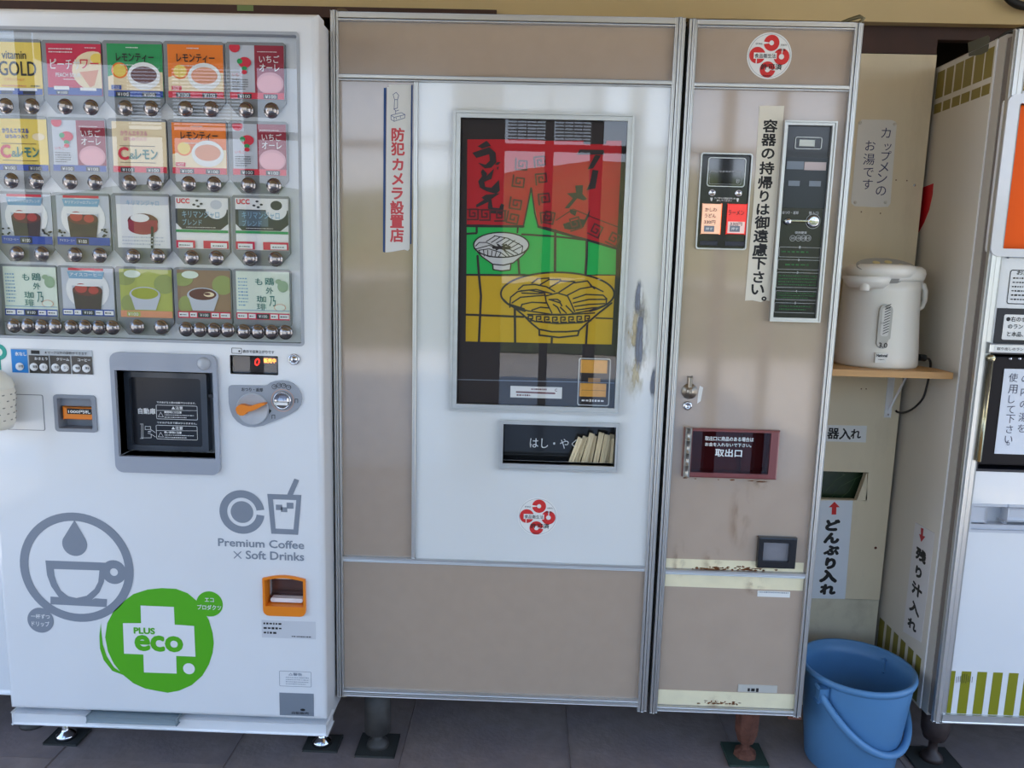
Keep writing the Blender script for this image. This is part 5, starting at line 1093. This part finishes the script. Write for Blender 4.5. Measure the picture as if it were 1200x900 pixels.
# pouring head: overhang toward the front-left
b = B(g); n = 28; cu, cw = px_-.022, .040
b.vlathe(cu, cw, [(0,z0+.228),(.055,z0+.228),(.072,z0+.236),(.078,z0+.250),(.074,z0+.262),(.062,z0+.267),(0,z0+.269)], 36, sx=1.05, sy=.92); hd = b.obj('pouring_head', M_pot, PT)
gt = Frame(Matrix.Translation((cu-.002, py_-cw-.026, z0+.2425)) @ Matrix.Rotation(math.radians(-60), 4, 'X'), PT)
b = B(gt); b.disc(0, 0, .070, -.020, .003, 36, ry=.040); cp = b.obj('control_panel', mat('control_grey', (150,148,142), .3, coat=.4), hd)
for dx, dy in ((-.04,-.01),(-.018,.016),(.012,.02),(.038,.004),(0,-.012)): b = B(gt); b.disc(dx, dy, .009, .003, .0042, 14, ry=.007); b.obj('key', mat('control_keys', (204,186,130), .35), cp)
# spout nub below the head
sc = onY(1013, 335, py_-.085); b = B(g); b.vlathe(sc.x, .087, [(0,sc.z-.012),(.010,sc.z-.012),(.0115,sc.z-.008),(.0115,sc.z+.02),(0,sc.z+.02)], 20); b.obj('spout', M_pot, PT)
# neck between body and head
b = B(g); b.vlathe(sc.x+.02, .052, [(0,z0+.205),(.04,z0+.206),(.052,z0+.218),(.060,z0+.236),(0,z0+.236)], 28); b.obj('neck', M_pot, PT)
wg = .0945; q0 = g.q((1031,356),(1046,357),(1043,409),(1027.5,408.5), wg); b = B(g); b.rrect(*q0, .0155, .088, wg+.0005); ga = b.obj('level_gauge', mat('gauge_grey', (176,174,166), .3), PT)
b = B(g); b.rrect(q0[0]+.006, q0[1]-.006, q0[2]+.03, q0[3]-.008, .006, wg+.0005, wg+.0012)
ob_ = b.obj('gauge_window', mat('gauge_pale', (206,204,198), .2), ga)
b = B(g); u0, u1 = q0[0]+.012, q0[1]-.007
for i in range(11): v_ = q0[2]+.036+i*.0065; b.stroke([(u0, v_), (u1, v_+.006)], .0018, wg+.0016)
b.text('3.0', g.r(1029.5,401.5,1039.5,407.5,wg), wg+.0016, .02); b.text('2.0', (q0[0]+.004, q0[0]+.012, q0[2]+.060, q0[2]+.064), wg+.0016); b.text('満水', (q0[0]+.012, q0[0]+.024, q0[3]-.012, q0[3]-.007), wg+.0016); b.obj('gauge_print', M_blackmatte, ga)
q0 = g.q((1026,413.5),(1041,414),(1040,425.5),(1025,425), .0965); b = B(g); b.box(*q0, .088, .0975); lb = b.obj('label_plate', mat('pot_label', (214,212,206), .4), PT)
b = B(g); b.text('National', g.r(1027,414.8,1040,418.4,.0975), .0978, .04); b.bars(g.r(1029,420.5,1037,422.2,.0975), .0978, 1, .6, 4); b.obj('lettering', M_blackmatte, lb)
# carrying handle at the right
b = B(g); hx = px_+.088; b.tube([(hx,z0+.218,.0),(hx+.012,z0+.214,.004),(hx+.017,z0+.200,.008),(hx+.016,z0+.175,.012),(hx+.010,z0+.158,.014),(hx+.001,z0+.150,.016)], [.009,.009,.007,.0065,.006,.0045], 12); b.tube([(hx-.012,z0+.222,0),(hx+.010,z0+.222,0)], .011, 16); b.obj('carrying_handle', M_pot, PT)
for o in list(PT.children):
    if o.name.split('.')[0] in ('body','lid','pouring_head','neck','carrying_handle'): o.data.transform(Matrix.Diagonal((1,1,.935,1)))
# cord
b = B(Frame()); cpts = [(px_+.100, py_-.02, z0+.022), (.990, .165, z0+.018), (1.002, .165, z0+.020), (1.010, .168, z0+.010), (1.0145, .175, z0-.012), (1.014,.18,z0-.05), (1.012, .19, z0-.085), (1.008, .22, z0-.115), (1.006,.26,z0-.135), (1.005,.295,z0-.142), (1.0,.300,z0-.138)]
def smooth(ps, n=5):
    o_ = []
    for i in range(len(ps)-1):
        p0, p1, p2, p3 = ps[max(i-1,0)], ps[i], ps[i+1], ps[min(i+2,len(ps)-1)]
        for k_ in range(n):
            t = k_/n; o_.append(tuple(.5*((2*b_)+(-a_+c_)*t+(2*a_-5*b_+4*c_-d_)*t*t+(-a_+3*b_-3*c_+d_)*t**3) for a_, b_, c_, d_ in zip(p0,p1,p2,p3)))
    return o_+[ps[-1]]
b.tube([(x, z, -y) for x, y, z in smooth(cpts)], .0028, 8); cd = b.obj('power_cord', mat('cord_black', (30,28,28), .5), None, 'black power cord hanging from the water boiler behind the shelf', 'cord')
b = B(Frame()); b.tube([(px_+.094, z0+.024, -(py_-.03)), (px_+.114, z0+.022, -(py_-.024))], .0085, 10); b.obj('plug', M_blackmatte, cd)
# ================================================================ bucket
bx_, by_ = .8665, .085; zr_ = .300
BK = rootobj('plastic_bucket', 'blue round plastic bucket on the floor between the machines', 'bucket', (bx_, by_, 0))
g = planeY(by_, BK); M_bk = mat('bucket_blue', (82,130,174), .38, noise=.03, nscale=10)
b = B(g); b.vlathe(bx_, 0, [(0,ZF+.004),(.100,ZF+.004),(.105,ZF),(.108,ZF+.003),(.128,.24),(.131,.265),(.131,zr_-.004),(.1305,zr_),(.128,zr_),(.126,.265),(.122,.24),(.103,ZF+.010),(0,ZF+.010)], 56); bd = b.obj('body', M_bk, BK)
b = B(g); b.vlathe(bx_, 0, [(.129,zr_-.014),(.138,zr_-.012),(.1405,zr_-.004),(.139,zr_+.003),(.134,zr_+.005),(.129,zr_+.002),(.129,zr_-.014)], 56); b.obj('rim', M_bk, BK)
an = math.radians(214); a_ = Vector((math.cos(an), math.sin(an), 0)); o_ = Vector((math.cos(an+math.pi/2), math.sin(an+math.pi/2), 0)); ce = Vector((bx_, by_, .262))
pts = []
for i in range(37):
    t = math.pi*i/36; q_ = ce+a_*(.142*math.cos(t))+(o_*.126+Vector((0,0,-.135)))*math.sin(t); pts.append((q_.x, q_.z, -(q_.y-by_)))
b = B(g); b.tube(pts, .0092, 12); b.obj('bail_handle', M_bk, BK)
for s_ in (1, -1): q_ = ce+a_*(.139*s_); b = B(g); b.box(q_.x-.011, q_.x+.011, .246, .282, -(q_.y-by_)-.008, -(q_.y-by_)+.008, .005); b.obj('handle_ear', M_bk, BK)
# ================================================================ right-hand machine
RMX = 1.026
RM = rootobj('soup_vending_machine', 'white vending machine with orange window and olive stripes at the right edge', 'vending machine', (1.45, .35, 0))
Fr = planeY(0.0, RM); S = Frame(Matrix(((0,1,0,RMX),(-1,0,0,0),(0,0,1,0),(0,0,0,1))), RM)
M_side = mat('cream_side_steel', (206,200,188), .35, noise=.03, nscale=4, coat=.15); M_olive = mat('olive_stripe', (128,128,20), .4); M_oliveb = mat('olive_brown_stripe', (132,118,58), .4)
rT = Fr.p(1192, 34)[1]; rB = Fr.p(1150, 849)[1]; XR = 1.86
b = B(Fr); b.box(RMX, XR, rB, rT-.004, -.70, -.066, .003); b.obj('cabinet_body', M_side, RM)
b = B(Fr); b.box(RMX+.003, RMX+.018, rB+.01, rT-.01, -.032, -.008); b.obj('door_seal', mat('seal_brown', (112,104,98), .6), RM)
b = B(Fr); b.box(RMX-.001, RMX+.006, rB, rT-.003, -.0665, -.0625); b.obj('edge_trim', M_whiteprint, RM)
b = B(Fr); b.box(RMX+.001, RMX+.018, rB+.001, rT-.001, -.062, -.032); b.obj('door_side', mat('door_side_grey', (176,170,160), .4), RM)
b = B(Fr); b.box(RMX, RMX+.030, rB+.001, rT, -.009, -.003, .002); b.box(RMX+.006, RMX+.016, rB, rT, -.004, .001, .001); b.obj('door_edge', M_alu, RM)
uS = RMX+.021
yy = lambda y, x=1185: Fr.p(x, y)[1]
z_sp = yy(107); z_o1, z_o0 = yy(121), yy(291.5); z_g0 = yy(302); z_w0 = yy(361.5); z_k0 = yy(403); z_l0 = yy(413, 1170); z_d0 = yy(553, 1160); zbr = yy(838, 1130)
b = B(Fr)
uo = Fr.p(1183.5, 206)[0]; hk = Fr.q((1139.5,592),(1232,595),(1230,626),(1137,622)); dkq = (uS+.012, XR-.1, z_d0+.004, z_l0-.004)
b.holes(uS, XR, zbr, rT-.002, [(uo, XR-.08, z_o0, z_o1), hk, dkq], -.048, -.005); b.obj('front_door', M_white, RM)
b = B(Fr); b.box(uS, XR, rB+.001, zbr, -.048, -.001, .003); b.obj('bottom_rail', M_aluh, RM)
b = B(Fr); b.box(uo-.004, XR-.078, z_o0-.004, z_o1+.004, -.03, -.018); b.obj('orange_window', mat('lit_orange_panel', (214,82,2), .4, emit=(226,84,0), estr=.2, ior=1.25), RM)
b = B(Fr); b.rframe((uo-.024, XR-.06, z_o0-.018, z_o1+.02), (uo, XR-.08, z_o0, z_o1), .02, .006, -.02, .003); b.obj('window_surround', mat('surround_white', (214,216,220), .25, coat=.4), RM)
b = B(Fr); b.box(uS+.022, XR-.06, z_g0, z_o0-.002, -.006, .001, .002); b.obj('window_ledge', M_grey, RM)
q0 = (Fr.p(1183, 337)[0], 1.3, yy(356.5), yy(316)); b = B(Fr); b.rframe(q0, (q0[0]+.002, q0[1]-.002, q0[2]+.002, q0[3]-.002), .006, .004, -.0045)
b.text('お願い', Fr.r(1193, 317.5, 1218, 322.5), -.0044, .02); b.bars(Fr.r(1187, 324, 1240, 354), -.0044, 6, .4, 12); b.obj('notice_print', M_blackmatte, RM)
b = B(Fr); b.box(uS+.014, XR-.04, z_k0, z_w0, -.02, -.0040); bb_ = b.obj('black_band', mat('band_navy_black', (24,26,38), .3), RM)
b = B(Fr); b.rrect(Fr.p(1176.5, 383)[0], 1.36, yy(398.5,1190), yy(368.8,1190), .004, -.004, -.0030); nb_ = b.obj('notice_card', M_paper, bb_)
b = B(Fr); b.text('●右のボタンの', Fr.r(1180,371.5,1222,377.5), -.0026, .02); b.text('のランプが消え', Fr.r(1182,380,1224,386), -.0026, .02); b.text('と本品、返却で', Fr.r(1181,389,1222,395), -.0026, .02); b.obj('lettering', M_blackmatte, nb_)
b = B(Fr); b.box(uS, XR-.02, z_l0, z_k0, -.01, .006, .003); lg_ = b.obj('hatch_ledge', M_aluh, RM)
b = B(Fr); b.box(*Fr.q((1163.5,405),(1230,406.5),(1230,412.5),(1163,411)), .006, .0068); b.obj('ledge_label', M_paper, lg_)
b = B(Fr); b.text('取り出しのランプが消えてから', Fr.q((1166,406.5),(1228,408),(1228,411.5),(1166,410)), .0072, .02); b.obj('lettering', M_blackmatte, lg_)
b = B(Fr); b.box(uS+.010, XR-.09, z_d0, z_l0, -.075, -.060); b.box(uS+.010, uS+.014, z_d0, z_l0, -.07, -.004); b.box(uS+.01, XR-.09, z_d0, z_d0+.006, -.07, -.003); b.box(uS+.01, XR-.09, z_l0-.004, z_l0, -.07, -.003); b.obj('hatch_recess', mat('recess_blueblack', (20,22,36), .4), RM)
q0 = Fr.q((1160,418),(1290,421),(1285,549),(1146.5,545)); b = B(Fr); b.holes(q0[0], q0[1], q0[2], q0[3], [(q0[0]+.045, q0[1]-.05, q0[2]+.035, q0[3]-.04)], -.055, -.004, .003, 2); hd2 = b.obj('hatch_door', mat('hatch_black', (30,26,28), .5, ior=1.25), RM)
b = B(Fr); b.box(q0[0]+.044, q0[1]-.05, q0[2]+.034, q0[3]-.04, -.02, -.014); b.obj('hatch_window', mat('hatch_window_dark', (20,18,24), .3, ior=1.3), hd2)
def usage(x, y): return (1080+x/3.214, 380+y/3.214)
r, g = sign('usage_note', 'handwritten white paper taped inside the black hatch of the right-hand machine', Fr, [(1177,432),(1300,435),(1294,536),(1165,531.5)], mat('usage_paper', (216,220,228), .5, noise=.02), -.0035)
b = B(g); b.chars([('使',1187.6,442.5),('用',1187,456),('し',1185.5,468),('て',1184.5,480),('下',1184,491),('さ',1183,503),('い',1182,515),('。',1181.5,520), ('の',1200,474),('湯',1199,489),('を',1197,502),('内',1201,459),('の',1202,444)], 10.5, g, -.0022, .0); b.obj('lettering', mat('pencil_grey', (60,62,84), .5), r)
b = B(Fr); a1_, a2_ = Fr.p(1161.5, 421, .006), Fr.p(1148, 541, .006); um = (a1_[0]+a2_[0])/2; b.tube([(um, a2_[1], .004), (um, a1_[1], .004)], .0055, 14); b.lathe(um, a1_[1]+.002, [(.009,-.004),(.009,.006),(.006,.010),(0,.010)], 18); b.obj('hatch_handle', mat('handle_chrome_warm', (170,160,130), .25, metal=.95), hd2)
for x, y in ((1185,420.5),(1196,420.5)): b = B(Fr); b.lathe(*Fr.p(x, y), [(.004,-.004),(.003,-.001),(0,-.0005)], 12); b.obj('screw', M_chrome, hd2)
b = B(Fr); u0,u1,v0,v1 = hk; b.box(u0-.002, u1+.002, v0-.002, v1+.002, -.05, -.03); b.rframe((u0-.003,u1+.003,v0-.003,v1+.003), (u0+.003,u1-.003,v0+.003,v1-.003), .004, .003, -.03, -.003); b.box(u0, u0+.04, v0+.02, v1-.004, -.03, -.010, .004); b.box(u0+.085, u0+.15, v0+.026, v1-.004, -.03, -.010, .008); b.box(u0+.002, u1-.002, v0+.001, v0+.016, -.03, -.012, .003); b.obj('grip_recess', mat('grip_grey', (186,190,198), .35), RM)
s0 = 1107.3
for i in range(9):
    x = s0+18.45*i; q_ = Fr.q((x+2.4,787.5+i*.4),(x+13.5,788+i*.4),(x+8.3,836+i*.4),(x-2.9,835.6+i*.4)); b = B(Fr); b.box(q_[0], q_[1], zbr+.001, Fr.p(1150,788.6)[1], -.005, -.0044); o = b.obj('stripe', M_olive, RM)
b = B(Fr)
for i in range(9):
    c = Fr.p(1122+i*2.3, 796+abs(4-i)*.4); h = (.008, .012)[i in (3,4,5)]; b.poly([(c[0]-.0006,c[1]-h), (c[0]+.0006,c[1]-h), (c[0]+.0006,c[1]+h), (c[0]-.0006,c[1]+h)], -.0041)
b.obj('scuff_mark', M_blackmatte, RM)
for i in range(5):
    x = 1197.5+i*19; b = B(Fr); q_ = Fr.r(x, 78, x+11, 91); b.box(*q_, -.005, -.0044); q_ = Fr.r(x-.6, 95, x+10, 106); b.box(*q_, -.005, -.0044); b.obj('stripe', M_oliveb, RM)
# side: stripes, sign, tape, red sticker
def P5(x, y): return (960+x/3, y/3)
vt, vb_, vt2, vb2 = S.p(*P5(596,172))[1], S.p(*P5(592,275))[1], S.p(*P5(588,297))[1], S.p(*P5(586,334))[1]
for (xa, xb2, ym) in ((413,437,305),(444,468,295),(476,502,282),(509,537,262),(546,576,243),(583,610,225)):
    ua, ub = S.p(*P5(xa, ym))[0], S.p(*P5(xb2, ym))[0]
    b = B(S); b.box(ua, ub, vb_, vt, 0, .0006); b.box(ua, ub, vb2, vt2, 0, .0006); b.obj('stripe', M_oliveb, RM)
def P9(x, y): return (920+x/4.286, 720+y/4.286)
vt = S.p(*P9(664,203))[1]
for xa, xb2, ym in ((467,493,110),(503,527,140),(539,563,170),(575,600,200),(612,640,235),(652,679,270)):
    ua, ub = S.p(*P9(xa, ym))[0], S.p(*P9(xb2, ym))[0]; b = B(S); b.box(ua, ub, rB+.004, vt, 0, .0006); b.obj('stripe', mat('olive_dark_stripe', (122,116,48), .4), RM)
b = B(S); b.poly(S.P([(1135,50),(1158,41.5),(1160,44),(1158,60),(1150,64),(1136,66)]), 0, .0015); b.obj('dark_tape', mat('tape_grey_green', (92,92,80), .5), RM)
r = rootobj('red_sticker', 'red rounded sticker on the side of the right-hand machine near the boiler', 'sticker', (RMX, -S.p(1085,235)[0], S.p(1085,235)[1]))
g = Frame(S.M, r); b = B(g); b.poly(g.P([(1066,226),(1094,215),(1093,228),(1089,246),(1083,261),(1075,275),(1064,290)]), .0, .001); b.obj('film', mat('sticker_red', (190,24,36), .4), r)
def P7(x, y): return (940+x/2.5, 540+y/2.5)
r, g = sign('soup_sign', 'white vertical sign with a red down arrow on the right-hand machine side', S, [P7(*p_) for p_ in ((332,180),(389,212),(349,532),(296,500))], mat('sign_paper_grey', (208,206,206), .5, noise=.02))
b = B(g); b.poly([g.p(*P7(*p_)) for p_ in ((349,196),(357,199),(355,220),(362,222),(350,238),(344,214),(349,216))], .0011); b.obj('red_arrow', mat('red_arrow_dark', (170,40,48), .5), r)
b = B(g); b.chars([(c, *P7(x, y)) for c, x, y in (('残',348,277),('り',341,327),('汁',336,378),('入',329,431),('れ',322,480))], 13, g, .0011, .07, 16.5)
b.obj('lettering', M_blackmatte, r)
b = B(Fr); c = Fr.p(1180, 36); b.tube([(RMX+.004, rT-.002, -.08), (RMX+.012, rT+.008, -.05), (RMX+.03, rT+.010, -.03), (RMX+.09, rT+.011, -.02), (RMX+.12, rT-.001, -.02)], .005, 8); b.obj('top_latch', mat('latch_black', (44,42,38), .5, metal=.5), RM)
for x, y in ((1.085,.09),(1.8,.09),(1.062,.6),(1.8,.6)):
    b = B(Frame(None, RM)); b.box(x-.06, x+.06, ZF, ZF+.005, -y-.05, -y+.055, .001); b.obj('foot_plate', M_plate, RM)
    b = B(Frame(None, RM)); b.vlathe(x, -y, [(0,ZF+.005),(.028,ZF+.005),(.025,ZF+.016),(.012,ZF+.028),(.011,ZF+.06),(.026,ZF+.065),(.034,.13),(.036,.206),(0,.206)], 18); b.obj('leveling_leg', M_darkleg if y > .2 else mat('leg_brownblack', (58,46,44), .5, noise=.3, nscale=40), RM)
# small things on the beam
b = B(planeY(YF-.012)); q0 = planeY(YF-.012).q((278,6),(297,6.5),(297,13),(278,12.5)); b.box(*q0, 0, .001); b.obj('green_tape', mat('tape_green', (120,140,90), .5), None, 'scrap of green tape on the dark beam above the coffee machine', 'tape')
b = B(Frame()); b.tube([(x, z, -y) for x, y, z in smooth([tuple(onY(px, py, YF-.02)) for px, py in ((1172,-14),(1182,-2),(1190,4),(1200,7),(1216,9),(1232,-6))])], .010, 8); b.obj('black_hose', M_blackmatte, None, 'dark cable loop against the tan board in the upper right corner', 'cable')
